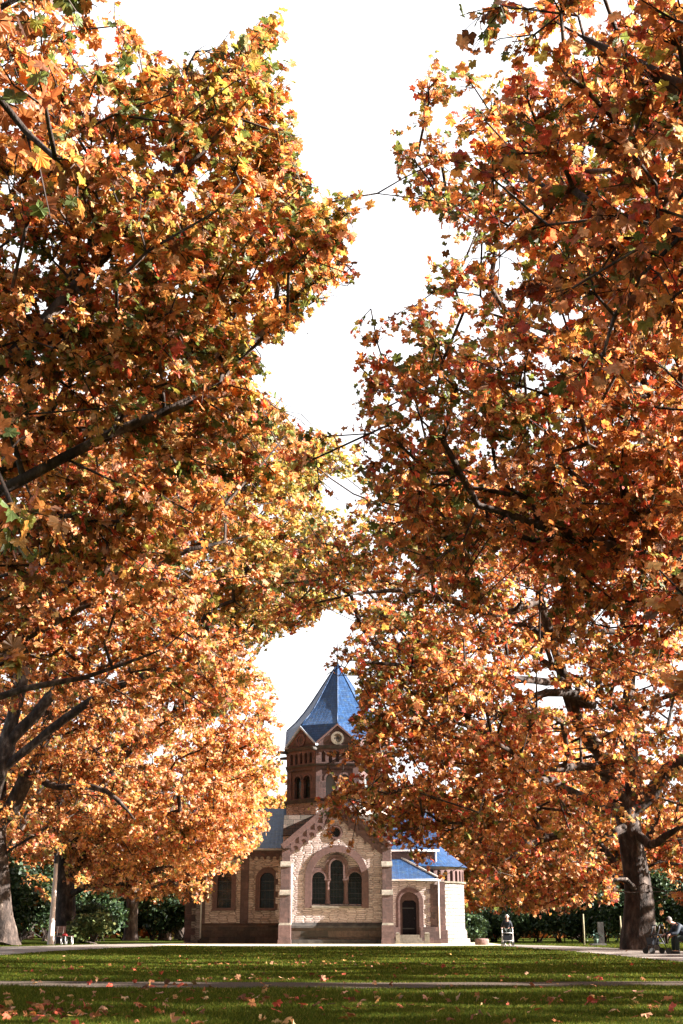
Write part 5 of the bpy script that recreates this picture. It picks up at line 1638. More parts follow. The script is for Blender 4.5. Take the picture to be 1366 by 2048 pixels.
# evergreen shrubs and hedge
def shrub(name, label, c, rad, n, seed, size=0.11, pal=((0.03, 0.06, 0.025), (0.05, 0.085, 0.03), (0.02, 0.04, 0.02)), grp=None, lod=3, cat='shrub', bright=0.0):
    rng = np.random.default_rng(seed)
    c = np.array(c, float); rad = np.array(rad, float)
    root = empty(name, (c[0], c[1], 0), label, cat, grp)
    nb = max(6, n // 260)
    u = rng.normal(0, 1, (nb, 3)); u /= np.linalg.norm(u, axis=1, keepdims=True); u[:, 2] = np.abs(u[:, 2]) * 1.3 - 0.35
    bc = c + u * rad * rng.uniform(.5, .95, (nb, 1))
    bc[:, 2] = np.clip(bc[:, 2], 0.25, None)
    i = rng.integers(0, nb, n)
    P = bc[i] + rng.normal(0, 1, (n, 3)) * rad * 0.20
    P = P[P[:, 2] > 0.03]; n = len(P)
    out = (P - c) / rad + (0, 0, 0.4)
    V, F_, k = leaves(P, out + rng.normal(0, .6, (n, 3)), rng.normal(0, .7, (n, 3)) + (0, 0, .7) + out * .5, size * rng.uniform(.6, 1.3, n), lod, rng)
    pc = np.array(pal)[rng.integers(0, len(pal), n)] * np.exp(rng.normal(0, .25, (n, 1)))
    if bright: 
        m = rng.random(n) < bright; pc[m] = np.array((0.22, 0.24, 0.09)) * np.exp(rng.normal(0, .2, (m.sum(), 1)))
    link_mesh('foliage', raw_mesh('foliage', V, F_, M['green'], False, np.repeat(np.clip(pc, 0, .8), k, axis=0)), root)
    mb = MB()
    for b in bc[:10]:
        m_ = (b + np.array([c[0], c[1], 0])) / 2 + rng.normal(0, .12, 3)
        mb.tube([(c[0] + rng.normal(0, .15), c[1] + rng.normal(0, .1), 0), m_, b], [0.05, 0.035, 0.015], 5)
    mb.build('stem', M['bark'], root)
    return root
HG = 'evergreen shrubs forming the dark hedge'
hx = [(939, 88, 1.6), (985, 90, 1.9), (1030, 89, 2.3), (1075, 90, 2.7), (1120, 88, 2.3), (1165, 87, 2.5), (1210, 86, 2.8), (1262, 84, 3.2), (1330, 80, 3.6), (1400, 78, 3.8)]
lab = ['clipped dark evergreen shrub right at the foot of the round apse', 'dark evergreen shrub behind the low round stone', 'dark evergreen shrub straight behind the woman with the walker', 'taller dark hedge shrub just right of the woman',
       'dark hedge shrub midway between the woman and the left stake', 'dark hedge shrub behind the left wooden stake', 'dark hedge shrub behind the stone slab', 'tall dark shrub behind the big right trunk', 'tall shaded shrub behind the seated man', 'shaded shrub at the right edge of the park']
for i, (px, D, h) in enumerate(hx):
    x = xf(px, 1870, D)
    shrub('hedge_shrub', lab[i], (x, D, h * 0.5), (1.25, 1.1, h * 0.55), 5200, 60 + i, grp=HG, size=0.12)
LG = 'dark shrubs under the left plane trees'
for i, (px, D, h, r, l) in enumerate([(40, 92, 4.5, 2.6, 'tall dark shrub between the edge tree and the lamp post'), (90, 96, 5.2, 2.6, 'tall dark evergreen behind the lamp post and bench'), (195, 98, 3.0, 2.2, 'loose brown-green shrub behind the sunlit bush'),
                                   (250, 112, 3.2, 2.2, 'shaded shrub behind the slim grey trunk'), (305, 110, 3.4, 2.2, 'shaded shrub between the slim trunk and the two close trunks'), (365, 108, 3.4, 2.4, 'shaded shrub beside the west wall of the nave'), (-40, 88, 5, 3, 'dark evergreen beyond the left edge tree')]):
    shrub('evergreen_shrub', l, (xf(px, 1850, D), D, h * 0.5), (r, 1.6, h * 0.55), 6500, 80 + i, grp=LG, size=0.16)
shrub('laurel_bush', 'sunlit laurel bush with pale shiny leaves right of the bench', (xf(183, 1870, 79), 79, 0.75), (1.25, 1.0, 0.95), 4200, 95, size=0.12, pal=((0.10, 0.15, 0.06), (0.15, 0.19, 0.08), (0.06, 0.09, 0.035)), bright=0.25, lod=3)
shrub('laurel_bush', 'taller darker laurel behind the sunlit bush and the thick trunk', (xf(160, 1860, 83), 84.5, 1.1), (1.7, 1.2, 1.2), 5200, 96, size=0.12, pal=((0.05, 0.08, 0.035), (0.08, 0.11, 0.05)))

# unseen trees added beyond the right edge of the frame to cast shade
for i, (x, D, h, r) in enumerate([(27, 18, 17, 8.5), (30, 37, 19, 9.5), (24, 4, 16, 8), (28, 55, 19, 8.5)]):
    rng = np.random.default_rng(200 + i)
    make_tree('plane_tree', ['plane tree of the outer right row, nearest the camera but one', 'plane tree of the outer right row beside the middle of the lawn', 'plane tree of the outer right row level with the camera', 'plane tree of the outer right row farthest from the camera'][i], Vector((x, D, 0)),
              [(None, 0, [(x, D, -0.2), (x, D, 0.5), (x, D, 5)], [0.9, 0.65, 0.5]), (0, 1, [(x - 2, D, 9), (x - 3, D, h * .8)], [0.3, 0.08]), (0, 1, [(x + 2, D, 9), (x + 3, D, h * .8)], [0.3, 0.08])],
              [((x, D, h * .58), (r, r, h * .42), 330)], 210 + i, size=0.42, lod=3, ntw=5, nlf=6, reach=1.1, polys=(), jit=0, grp='autumn plane trees', twigs=False, step=1.5, offscreen=0.0)

# ------------------------------------------------------------------ grass, fallen leaves
rng = np.random.default_rng(5)
def in_path(x, D):
    D = D + 0.25 * np.sin(x * 2.3) * np.sin(x * 0.7 + 1) * (D / 20) + 0.12 * np.sin(x * 7.1)
    px_, py_ = proj(np.column_stack([x, D, np.zeros(len(x))]))
    m = (py_ > np.interp(px_, [-300, 0, 350, 683, 1000, 1366, 1700], [1960, 1962.5, 1964.5, 1966, 1965, 1963, 1960])) & (py_ < np.interp(px_, [-300, 0, 350, 683, 1000, 1366, 1700], [1970, 1974, 1977, 1978, 1975.5, 1971.5, 1968]))
    m |= (px_ < 440) & (py_ > np.interp(px_, [-200, 0, 100, 200, 300, 380, 440], [1896, 1894, 1891.5, 1888.8, 1887.6, 1887, 1886.5])) & (py_ < np.interp(px_, [-200, 0, 100, 200, 300, 380, 440], [1918, 1911, 1903, 1897.5, 1893, 1889.5, 1887.5]))
    m |= (px_ > 850) & (py_ > np.interp(px_, [850, 960, 1020, 1100, 1200, 1366, 1700], [1888.2, 1888.6, 1889.3, 1891.5, 1895, 1903, 1915])) & (py_ < np.interp(px_, [850, 960, 1020, 1100, 1200, 1366, 1700], [1889.3, 1890.8, 1893, 1899, 1908, 1925, 1960]))
    return m

def grass(n, D0, D1, hmin, hmax, wb, seed):
    rng = np.random.default_rng(seed)
    # more blades where they show larger
    u = rng.random(n)
    D = 1 / (1 / D0 + u * (1 / D1 - 1 / D0))
    x = (rng.random(n) * 2 - 1) * D * 0.292
    k = ~in_path(x, D) & ~((D > 65.4 + 0.045 * x * x) & (np.abs(x) < 11)); x, D = x[k], D[k]
    n = len(x)
    cl = np.sin(x * 1.7 + np.sin(D * 1.3)) * np.sin(D * 2.1 + x * 0.6)
    h = rng.uniform(hmin, hmax, n) * (1 + 0.35 * cl)
    a = rng.uniform(0, 2 * math.pi, n)
    w = wb * rng.uniform(.6, 1.2, n) * (1 + D / 25)
    dx_, dy = np.cos(a) * w, np.sin(a) * w * 0.4
    lx, ly = rng.normal(0, .45, n) * h, rng.normal(0, .45, n) * h
    z0 = np.full(n, -0.002)
    V = np.stack([np.column_stack([x - dx_, D - dy, z0]), np.column_stack([x + dx_, D + dy, z0]),
                  np.column_stack([x + dx_ * .7 + lx * .4, D + dy + ly * .4, h * .6]), np.column_stack([x - dx_ * .7 + lx * .4, D - dy + ly * .4, h * .6]),
                  np.column_stack([x + lx, D + ly, h])], 1).reshape(-1, 3)
    f = np.array([(0, 1, 2), (0, 2, 3), (3, 2, 4)])
    F_ = (f[None] + (np.arange(n) * 5)[:, None, None]).reshape(-1, 3)
    base = np.array([(0.062, 0.092, 0.012), (0.105, 0.130, 0.017), (0.036, 0.060, 0.009), (0.22, 0.18, 0.05)])[rng.choice(4, n, p=[.4, .3, .24, .06])]
    c = base * np.exp(rng.normal(0, .2, (n, 1)))
    return V, F_, np.repeat(c, 5, axis=0)
parts = [grass(230000, 9.6, 24, 0.018, 0.048, 0.0024, 1), grass(160000, 22, 78, 0.02, 0.05, 0.005, 2)]
Vg = np.vstack([p[0] for p in parts]); Fg = np.vstack([parts[0][1], parts[1][1] + len(parts[0][0])]); Cg = np.vstack([p[2] for p in parts])
tag(link_mesh('grass', raw_mesh('grass', Vg, Fg, M['blade'], False, Cg)), kind='stuff')

def litter(n, D0, D1, seed, name):
    rng = np.random.default_rng(seed)
    D = 1 / (1 / D0 + rng.random(n) * (1 / D1 - 1 / D0)); x = (rng.random(n) * 2 - 1) * D * 0.31
    # drifts
    for (px_, py_, sx, sy, k) in ((110, 2022, .7, .4, 50), (560, 1930, 1.6, 1.2, 90), (800, 2005, 1.2, .3, 22), (1210, 2010, .5, .4, 30), (530, 1962, .6, .25, 30), (430, 2005, .7, .3, 34), (1000, 1955, 1.5, .5, 30), (250, 1940, 1.2, .6, 26), (60, 2035, .4, .2, 40)):
        q = W(px_, py_, gd(py_)); D = np.concatenate([D, rng.normal(gd(py_), sy, k)]); x = np.concatenate([x, rng.normal(q.x, sx, k)])
    k = D > 5; D, x = D[k], x[k]; n = len(D)
    pos = np.column_stack([x, D, rng.uniform(0.02, 0.06, n)])
    md = rng.normal(0, 1, (n, 3)) * (1, 1, .25)
    nr = rng.normal(0, .45, (n, 3)) + (0, 0, 1)
    V, F_, kk = leaves(pos, md, nr, rng.uniform(.02, .07, n), 1, rng, curl=3.2)
    col = leaf_colours(n, np.zeros(n, int), dict(gold=.05, orange=.22, rust=.42, brown=.4, red=.1, peach=.12), rng) * 0.8
    return tag(link_mesh(name, raw_mesh(name, V, F_, M['dryleaf'], False, np.repeat(col, kk, axis=0))), kind='stuff')
litter(520, 9.6, 85, 7, 'fallen_leaves')

# ------------------------------------------------------------------ furniture and people
def gp(px_, py_):
    D = gd(py_); return W(px_, py_, D).x, D

# lamp post on the left
lx, lD = gp(101, 1889.6)
H = W(112, 1722, lD).z
lamp = empty('lamp_post', (lx, lD, 0), 'tall pale tapering lamp post with dark collar beside the bench', 'lamp post')
mb = MB(); mb.lathe(lx, lD, [(0.19, 0), (0.18, 0.25), (0.17, 0.32), (0.145, 2.0), (0.105, H - 0.1), (0.09, H - 0.05)], 16); mb.build('pole', M['whitepaint'], lamp)
mb = MB(); mb.lathe(lx, lD, [(0.0, H + 0.32), (0.12, H + 0.30), (0.13, H + 0.1), (0.12, H), (0.15, H - 0.02), (0.15, H - 0.12), (0.10, H - 0.14)], 14); mb.build('collar', M['darkmetal'], lamp)
mb = MB(); mb.tube([(lx, lD, H + 0.3), (lx + 0.06, lD, H + 0.5), (lx + 0.22, lD, H + 0.66)], [0.045, 0.04, 0.035], 8); mb.build('arm', M['whitepaint'], lamp)
mb = MB(); mb.lathe(lx + 0.20, lD, [(0.0, H + 0.80), (0.16, H + 0.76), (0.30, H + 0.66), (0.33, H + 0.60), (0.30, H + 0.58), (0.0, H + 0.57)], 16); mb.build('lamp_shade', M['darkmetal'], lamp)
mb = MB(); mb.lathe(lx + 0.20, lD, [(0.0, H + 0.50), (0.12, H + 0.53), (0.16, H + 0.565)], 14); mb.build('lamp_glass', M['alu'], lamp)

# bench beside it: backrest over the left half only
bx0, bD = gp(107, 1889.3); bx1 = xf(146, 1888, bD)
bench = empty('park_bench', ((bx0 + bx1) / 2, bD, 0), 'small bench with pale metal legs and backrest on its left half, by the lamp post', 'bench')
sz_ = 0.46
mid = bx0 + (bx1 - bx0) * 0.52
mb = MB()
for k in range(4): mb.box(bx0 + 0.03, bx1, bD - 0.22 + 0.115 * k, bD - 0.22 + 0.115 * k + 0.10, sz_ - 0.03, sz_ + 0.01)
mb.build('seat', M['wood'], bench)
mb = MB()
for k in range(3):
    z0 = sz_ + 0.16 + 0.13 * k; yy = bD + 0.24 + 0.045 * k
    mb.hexa([(bx0 + 0.02, yy, z0), (mid, yy, z0), (mid, yy + 0.03, z0), (bx0 + 0.02, yy + 0.03, z0), (bx0 + 0.0, yy + 0.04, z0 + 0.122), (mid, yy + 0.04, z0 + 0.122), (mid, yy + 0.07, z0 + 0.122), (bx0 + 0.0, yy + 0.07, z0 + 0.122)])
mb.build('backrest', M['wood'], bench)
for xx in (bx0 + 0.12, mid - 0.12):
    mb = MB(); mb.tube([(xx, bD + 0.2, sz_ - 0.02), (xx, bD + 0.25, sz_ + 0.18), (xx, bD + 0.36, sz_ + 0.5)], 0.018, 6)
    mb.build('back_support', M['alu'], bench)
for xx in (bx0 + 0.05, mid - 0.12, mid + 0.12, bx1 - 0.06):
    mb = MB(); mb.tube([(xx, bD - 0.2, sz_ - 0.03), (xx, bD - 0.22, 0.03), (xx, bD + 0.22, 0.03), (xx, bD + 0.2, sz_ - 0.03)], 0.025, 6)
    mb.build('leg', M['alu'], bench)
bag = empty('bag', (bx0 + 0.62, bD - 0.05, sz_), 'small red bag lying on the bench seat', 'bag')
mb = MB(); x_, y_ = bx0 + 0.62, bD - 0.05
mb.lathe(x_, y_, [(0.0, sz_ + 0.011), (0.15, sz_ + 0.013), (0.16, sz_ + 0.06), (0.12, sz_ + 0.12), (0.03, sz_ + 0.14), (0, sz_ + 0.14)], 12)
mb.build('pouch', M['redbag'], bag)
mb = MB(); mb.tube([(x_ - 0.07, y_, sz_ + 0.12), (x_ - 0.04, y_, sz_ + 0.21), (x_ + 0.04, y_, sz_ + 0.21), (x_ + 0.07, y_, sz_ + 0.12)], 0.008, 5)
mb.build('handle', M['redbag'], bag)

# low round stone near the apse
def blob(name, cx, cy, prof, material, label, cat, n=22, wob=0.05, seed=1, grp=None):
    rng = np.random.default_rng(seed)
    mb = MB(); mb.lathe(cx, cy, prof, n)
    ph = rng.uniform(0, 6, 4)
    def f(v):
        a = math.atan2(v.y - cy, v.x - cx)
        k = 1 + wob * (math.sin(3 * a + ph[0]) + 0.6 * math.sin(5 * a + ph[1] + v.z * 4) + 0.5 * math.sin(v.z * 9 + ph[2]))
        return Vector((cx + (v.x - cx) * k, cy + (v.y - cy) * k, v.z * (1 + 0.03 * math.sin(2 * a + ph[3]))))
    mb.xform(f)
    o = mb.build(name, material); return tag(o, label, cat, grp)
sx, sD = gp(964, 1890.2)
sh = W(964, 1877, sD).z
sr = (xf(978, 1885, sD) - xf(950, 1885, sD)) / 2
blob('stone_block', sx, sD, [(sr * .9, 0), (sr, .06), (sr * 1.0, sh * .8), (sr * .92, sh * .97), (sr * .7, sh), (0, sh * .98)], M['stump'], 'low brown round-edged stone block on the lawn edge beside the apse', 'stone', 20, 0.025)

# two wooden stakes
for (a, b_, yb_, ytop, l) in ((1168.5, 1166.5, 1890.5, 1836, 'thin pale wooden stake left of the dark stone slab'), (1243.5, 1240.5, 1888.5, 1840, 'thin pale wooden stake between the stone slab and the big trunk')):
    x_, D_ = gp(a, 1891); zt_ = W(b_, ytop - 8, D_).z; xt_ = xf(b_, ytop, D_)
    mb = MB(); mb.tube([(x_, D_, -0.05), ((x_ + xt_) / 2 + 0.01, D_, zt_ / 2), (xt_, D_, zt_)], [0.05, 0.045, 0.04], 8)
    tag(mb.build('wooden_stake', M['stake']), l, 'stake', 'wooden stakes by the dark slab')

# dark upright slab on a low base, pot beside it
x0_, D_ = gp(1197, 1890.8); x1_ = xf(1209, 1890, D_)
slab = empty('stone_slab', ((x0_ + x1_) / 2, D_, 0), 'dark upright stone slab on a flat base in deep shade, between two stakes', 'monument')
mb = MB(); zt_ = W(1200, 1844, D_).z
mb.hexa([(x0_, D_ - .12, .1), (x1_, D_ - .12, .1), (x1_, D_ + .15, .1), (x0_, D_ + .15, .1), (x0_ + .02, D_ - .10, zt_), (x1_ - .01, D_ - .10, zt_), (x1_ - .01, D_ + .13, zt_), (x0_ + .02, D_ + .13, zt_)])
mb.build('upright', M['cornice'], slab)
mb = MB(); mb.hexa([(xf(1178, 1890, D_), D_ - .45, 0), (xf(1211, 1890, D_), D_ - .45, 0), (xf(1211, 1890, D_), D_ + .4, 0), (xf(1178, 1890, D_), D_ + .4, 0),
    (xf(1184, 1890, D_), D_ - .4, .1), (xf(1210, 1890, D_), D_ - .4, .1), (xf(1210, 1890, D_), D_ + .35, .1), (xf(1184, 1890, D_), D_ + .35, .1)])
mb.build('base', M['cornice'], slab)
px__ = xf(1191.5, 1885, D_)
pot = empty('flower_pot', (px__, D_ - .1, .1), 'small grey-green plant pot on the slab base', 'plant pot')
mb = MB(); mb.lathe(px__, D_ - .1, [(0.0, .101), (.09, .101), (.13, .30), (.14, .33), (.11, .33), (.10, .29), (0, .29)], 14); mb.build('pot', M['pot'], pot)
rng = np.random.default_rng(3)
n = 130
Pp = np.column_stack([px__ + rng.normal(0, .10, n), D_ - .1 + rng.normal(0, .07, n), .36 + np.abs(rng.normal(0, .14, n))])
V, F_, k = leaves(Pp, rng.normal(0, 1, (n, 3)) + (0, 0, .6), rng.normal(0, 1, (n, 3)), rng.uniform(.03, .06, n), 3, rng)
link_mesh('plant', raw_mesh('plant', V, F_, M['green'], False, np.repeat(np.array([(0.05, 0.11, 0.09)]) * np.exp(rng.normal(0, .3, (n, 1))), k, axis=0)), pot)


def skin_mesh(name, nodes, edges, material, parent, sub=1, scale=1.0):
    """one continuous surface grown over a jointed skeleton. nodes: {key: (pos, rx[, ry])}"""
    keys = list(nodes)
    me = bpy.data.meshes.new(name)
    me.from_pydata([nodes[k][0] for k in keys], [(keys.index(a), keys.index(b)) for a, b in edges], [])
    ob = bpy.data.objects.new(name, me); C.objects.link(ob)
    md = ob.modifiers.new('skin', 'SKIN'); md.use_smooth_shade = True; md.branch_smoothing = 0.4
    sv = me.skin_vertices[0].data
    for i, k in enumerate(keys):
        rr = nodes[k][1:]
        sv[i].radius = (rr[0], rr[-1]); sv[i].use_root = (i == 0)
    s2 = ob.modifiers.new('sub', 'SUBSURF'); s2.levels = sub; s2.render_levels = sub
    dg = bpy.context.evaluated_depsgraph_get()
    m2 = bpy.data.meshes.new_from_object(ob.evaluated_get(dg))
    m2.materials.clear(); m2.materials.append(material)
    m2.polygons.foreach_set('use_smooth', np.full(len(m2.polygons), True))
    bpy.data.objects.remove(ob); bpy.data.meshes.remove(me)
    m2.name = name
    o = bpy.data.objects.new(name, m2); C.objects.link(o); o.parent = parent
    return o


def hand(nodes, edges, wrist, side, palmdir, curl, nm):
    """palm and five fingers from the wrist; palmdir: unit vector along the hand, curl: direction the fingers close"""
    w = Vector(nodes[wrist][0]); p = Vector(palmdir).normalized(); c = Vector(curl).normalized(); s_ = Vector(side).normalized()
    nodes[nm + 'palm'] = (tuple(w + p * 0.05), 0.034, 0.018); edges.append((wrist, nm + 'palm'))
    for i, (o_, L) in enumerate(((-0.030, 0.062), (-0.010, 0.074), (0.010, 0.070), (0.030, 0.055))):
        a = w + p * 0.088 + s_ * o_; b = a + (p * 0.6 + c * 0.8).normalized() * L * 0.5; d = b + (c * 1.0 - p * 0.4).normalized() * L * 0.5
        for j, (q, r_) in enumerate(((a, 0.0095), (b, 0.0088), (d, 0.0078))):
            nodes[nm + 'f%d%d' % (i, j)] = (tuple(q), r_)
            edges.append((nm + 'palm' if j == 0 else nm + 'f%d%d' % (i, j - 1), nm + 'f%d%d' % (i, j)))
    a = w + p * 0.035 - s_ * 0.042; b = a + (p * 0.7 - s_ * 0.4 + c * 0.5).normalized() * 0.035; d = b + (p * 0.6 + c * 0.8).normalized() * 0.028
    for j, (q, r_) in enumerate(((a, 0.012), (b, 0.010), (d, 0.0085))):
        nodes[nm + 't%d' % j] = (tuple(q), r_)
        edges.append((nm + 'palm' if j == 0 else nm + 't%d' % (j - 1), nm + 't%d' % j))


def person(label, loc, rz, J, shoe, coat, trousers, coat_edges, leg_edges, hands, hairm='hair'):
    """J: joint name -> (x, y, z, r); faces -Y"""
    root = empty('person', loc, label, 'person'); root.rotation_euler.z = rz
    nodes = {k: ((v[0], v[1], v[2]),) + tuple(v[3:]) for k, v in J.items()}
    base_e = [('pelvis', 'belly'), ('belly', 'chest'), ('chest', 'neck0'), ('neck0', 'neck'), ('neck', 'jaw'), ('jaw', 'head'), ('head', 'crown')]
    for s_ in 'lr':
        base_e += [('chest', 'sh' + s_), ('sh' + s_, 'el' + s_), ('el' + s_, 'wr' + s_), ('pelvis', 'hip' + s_), ('hip' + s_, 'kn' + s_), ('kn' + s_, 'an' + s_), ('an' + s_, 'toe' + s_)]
    nb = dict(nodes); e = list(base_e)
    for (wk, sd, pd, cu) in hands: hand(nb, e, wk, sd, pd, cu, wk)
    skin_mesh('body', nb, e, M['skin'], root, 1)
    up = lambda ks, f, add: {k: (nodes[k][0],) + tuple(r_ * f + add for r_ in nodes[k][1:]) for k in ks}
    ks = []; [ks.append(q) for ed in coat_edges for q in ed if q not in ks]
    skin_mesh('coat', up(ks, 1.12, 0.018), coat_edges, coat, root, 2)
    ks = []; [ks.append(q) for ed in leg_edges for q in ed if q not in ks]
    skin_mesh('trousers', up(ks, 1.1, 0.015), leg_edges, trousers, root, 2)
    for s_ in 'lr':
        a, b = Vector(nodes['an' + s_][0]), Vector(nodes['toe' + s_][0])
        mb = MB(); mb.tube([a + Vector((0, .05, -.03)), a + Vector((0, 0, -.035)), a.lerp(b, .6) + Vector((0, 0, -.01)), b + Vector((0, -.02, 0))], [.042, .052, .048, .03], 10)
        mb.xform(lambda v: Vector((v.x, v.y, max(v.z, 0.004))))
        o = MB.build(mb, 'shoe', shoe, root); o.location = (0, 0, 0)
    hd, cr2, jw = Vector(nodes['head'][0]), Vector(nodes['crown'][0]), Vector(nodes['jaw'][0])
    upv = (cr2 - jw).normalized(); fw = Vector((0, -1, 0)); fw = (fw - upv * fw.dot(upv)).normalized(); sd = Vector((1, 0, 0))
    r = nodes['head'][1]
    # hair: a shell over the top, sides and back of the skull, with soft tufts
    bm = bmesh.new(); bmesh.ops.create_icosphere(bm, subdivisions=3, radius=1.0)
    rr = random.Random(4)
    for v in list(bm.verts):
        d = v.co.copy()
        if d.y < -0.62 and d.z < 0.45: bm.verts.remove(v)
        elif d.z < -0.55: bm.verts.remove(v)
        else: v.co = d * (1 + rr.uniform(-.03, .05))
    Mx = Matrix((sd, -fw, upv)).transposed()
    for v in bm.verts: v.co = hd + upv * 0.02 + Mx @ Vector((v.co.x * r * 1.22, v.co.y * r * 1.28, v.co.z * r * 1.32))
    me = bpy.data.meshes.new('hair'); bm.to_mesh(me); bm.free(); me.materials.append(M[hairm])
    me.polygons.foreach_set('use_smooth', np.full(len(me.polygons), True))
    o = bpy.data.objects.new('hair', me); C.objects.link(o); o.parent = root
    # face: eyes, brows, nose, mouth, ears
    fr = fw * (r * 1.02)
    mb = MB()
    for s_ in (-1, 1):
        c = hd + fr * 0.93 + sd * (s_ * r * .36) + upv * 0.005
        mb.tube([c - sd * .012, c, c + sd * .012], [.003, .007, .003], 6)
    c = hd + fr * 0.93 - upv * (r * .62); mb.tube([c - sd * .022, c - upv * .002, c + sd * .022], [.002, .005, .002], 6)
    o = mb.build('eyes_and_mouth', M['wood'], root); o.location = (0, 0, 0)
    mb = MB(); c = hd + fr * 0.95
    mb.tube([c + upv * .012, c - upv * .018 + fw * .014, c - upv * .030 + fw * .010], [.006, .011, .008], 6)
    for s_ in (-1, 1): mb.tube([hd + sd * (s_ * r * 1.0) + upv * .02, hd + sd * (s_ * r * 1.12), hd + sd * (s_ * r * 1.0) - upv * .025], [.008, .012, .006], 6)
    o = mb.build('nose_and_ears', M['skin'], root); o.location = (0, 0, 0)
    return root


def walker(label, loc, rz, light=True):
    """four-wheeled walking frame: x across, pushed towards -Y"""
    root = empty('walking_frame', loc, label, 'walking frame'); root.rotation_euler.z = rz
    fm = M['alu'] if light else M['darkmetal']
    def put(mb, name, mt, par=root):
        o = link_mesh(name, mb.mesh(name, mt)); o.parent = par; return o
    for s_ in (-1, 1):
        x = s_ * 0.27
        mb = MB(); mb.tube([(x, .0, .90), (x, -.02, .80), (x, -.30, .10)], .022, 8); mb.tube([(x, -.04, .62), (x, .24, .12)], .018, 8); mb.tube([(x, -.20, .36), (x, .12, .34)], .014, 6)
        put(mb, 'side_frame', fm)
        mb = MB(); mb.tube([(x, .13, .90), (x, .10, .915), (x, -.04, .90)], .024, 8); put(mb, 'handle', M['rubber'])
        for y in (-.32, .26):
            mb = MB(); st = len(mb.v)
            mb.lathe(0, 0, [(.0, -.014), (.07, -.016), (.10, -.018), (.10, .018), (.07, .016), (.0, .014)], 18, smooth=False)
            mb.xform(lambda v: Vector((x + v.z, y + v.x, .10 + v.y)))
            put(mb, 'wheel', M['rubber'])
    mb = MB(); mb.box(-.25, .25, -.16, .10, .60, .63); put(mb, 'seat', M['rubber'])
    mb = MB(); mb.hexa([(-.2, -.26, .30), (.2, -.26, .30), (.2, -.02, .30), (-.2, -.02, .30), (-.23, -.30, .52), (.23, -.30, .52), (.23, -.02, .52), (-.23, -.02, .52)]); put(mb, 'basket', M['coat'])
    mb = MB(); mb.tube([(-.27, -.09, .64), (.27, -.09, .64)], .014, 6); mb.tube([(-.27, -.24, .26), (.27, -.24, .26)], .014, 6); put(mb, 'cross_bar', fm)
    return root

# elderly woman walking towards the camera behind her walking frame
wx_, wD = gp(1016, 1892.0)
J = dict(pelvis=(0, .10, .84, .135, .11), belly=(0, .04, .98, .13, .11), chest=(0, -.05, 1.14, .145, .11), neck0=(0, -.13, 1.25, .07), neck=(0, -.17, 1.30, .048), jaw=(0, -.215, 1.345, .056), head=(0, -.22, 1.41, .078, .088), crown=(0, -.20, 1.475, .055),
         shl=(.155, -.07, 1.19, .062), ell=(.235, .04, .98, .045), wrl=(.26, .02, .905, .03), shr=(-.155, -.07, 1.19, .062), elr=(-.235, .04, .98, .045), wrr=(-.26, .02, .905, .03),
         hipl=(.085, .08, .78, .088), knl=(.10, -.03, .44, .058), anl=(.10, .03, .09, .04), toel=(.11, -.13, .035, .03),
         hipr=(-.085, .08, .78, .088), knr=(-.10, .10, .45, .058), anr=(-.10, .24, .11, .04), toer=(-.11, .10, .035, .03))
ce = [('pelvis', 'belly'), ('belly', 'chest'), ('chest', 'neck0'), ('chest', 'shl'), ('shl', 'ell'), ('ell', 'wrl'), ('chest', 'shr'), ('shr', 'elr'), ('elr', 'wrr')]
le = [('pelvis', 'hipl'), ('hipl', 'knl'), ('knl', 'anl'), ('pelvis', 'hipr'), ('hipr', 'knr'), ('knr', 'anr')]
person('white-haired person in a dark coat, head bowed, walking behind a walking frame', (wx_, wD + .15, 0), 0, J, M['shoe'], M['coat'], M['cloth'], ce, le,
       [('wrl', (-1, 0, 0), (0, -1, 0), (0, 0, -1)), ('wrr', (1, 0, 0), (0, -1, 0), (0, 0, -1))])
walker('silver walking frame with dark basket pushed by the white-haired person on the path', (wx_, wD + .12, 0), 0)

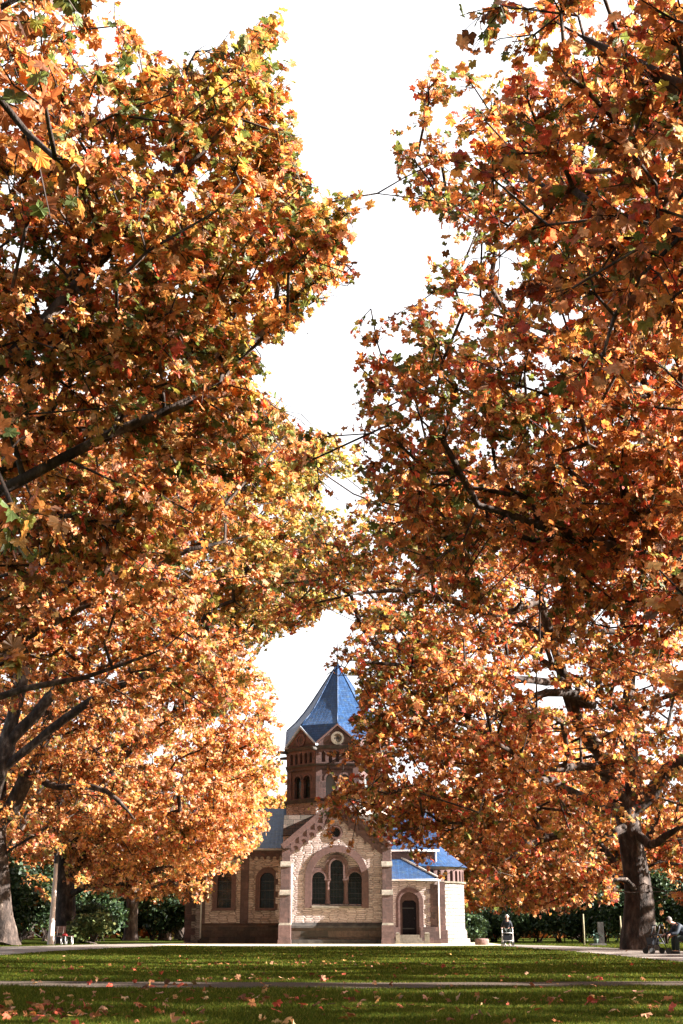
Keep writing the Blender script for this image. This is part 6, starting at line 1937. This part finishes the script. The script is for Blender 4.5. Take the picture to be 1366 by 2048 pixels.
# seated man at the right edge, bent forward towards his own frame, in deep shade
mx, mD = gp(1352, 1908)
J = dict(pelvis=(0, .12, .52, .15, .12), belly=(0, -.02, .68, .14, .12), chest=(0, -.24, .88, .15, .12), neck0=(0, -.36, .96, .075), neck=(0, -.42, .99, .055), jaw=(0, -.50, 1.01, .06), head=(0, -.53, 1.07, .082, .092), crown=(0, -.50, 1.135, .058),
         shl=(.18, -.26, .90, .068), ell=(.25, -.40, .66, .048), wrl=(.22, -.62, .62, .032), shr=(-.18, -.26, .90, .068), elr=(-.25, -.40, .66, .048), wrr=(-.22, -.62, .62, .032),
         hipl=(.10, .06, .50, .095), knl=(.16, -.38, .50, .066), anl=(.15, -.36, .09, .042), toel=(.16, -.54, .035, .032),
         hipr=(-.10, .06, .50, .095), knr=(-.16, -.38, .50, .066), anr=(-.15, -.36, .09, .042), toer=(-.16, -.54, .035, .032))
person('grey-haired person in a navy coat sitting bent forward on a bench under the trees', (mx + .35, mD, 0), R(-80), J, M['rubber'], M['bluecoat'], M['cloth'], ce, le,
       [('wrl', (-1, 0, 0), (0, -1, -.2), (0, 0, -1)), ('wrr', (1, 0, 0), (0, -1, -.2), (0, 0, -1))], 'hair_grey')
walker('dark walking frame parked in front of the seated person in the shade', (mx - .62, mD - .1, 0), R(-80), False)
b2 = empty('park_bench', (mx + 1.0, mD + .05, 0), 'dark slatted bench at the right edge under the seated person', 'bench')
mb = MB()
for k in range(5): mb.box(mx + .25 + .11 * k, mx + .34 + .11 * k, mD - .85, mD + .85, .38, .41)
mb.build('seat', M['wood'], b2)
mb = MB()
for k in range(4): mb.box(mx + .86 + .03 * k, mx + .89 + .03 * k, mD - .85, mD + .85, .50 + .12 * k, .60 + .12 * k)
mb.build('backrest', M['wood'], b2)
for yy in (-.7, .7):
    for xx in (.30, .76):
        mb = MB(); mb.tube([(mx + xx, mD + yy, .38), (mx + xx + (.04 if xx > .5 else -.02), mD + yy, 0)], .03, 6); mb.build('leg', M['darkmetal'], b2)
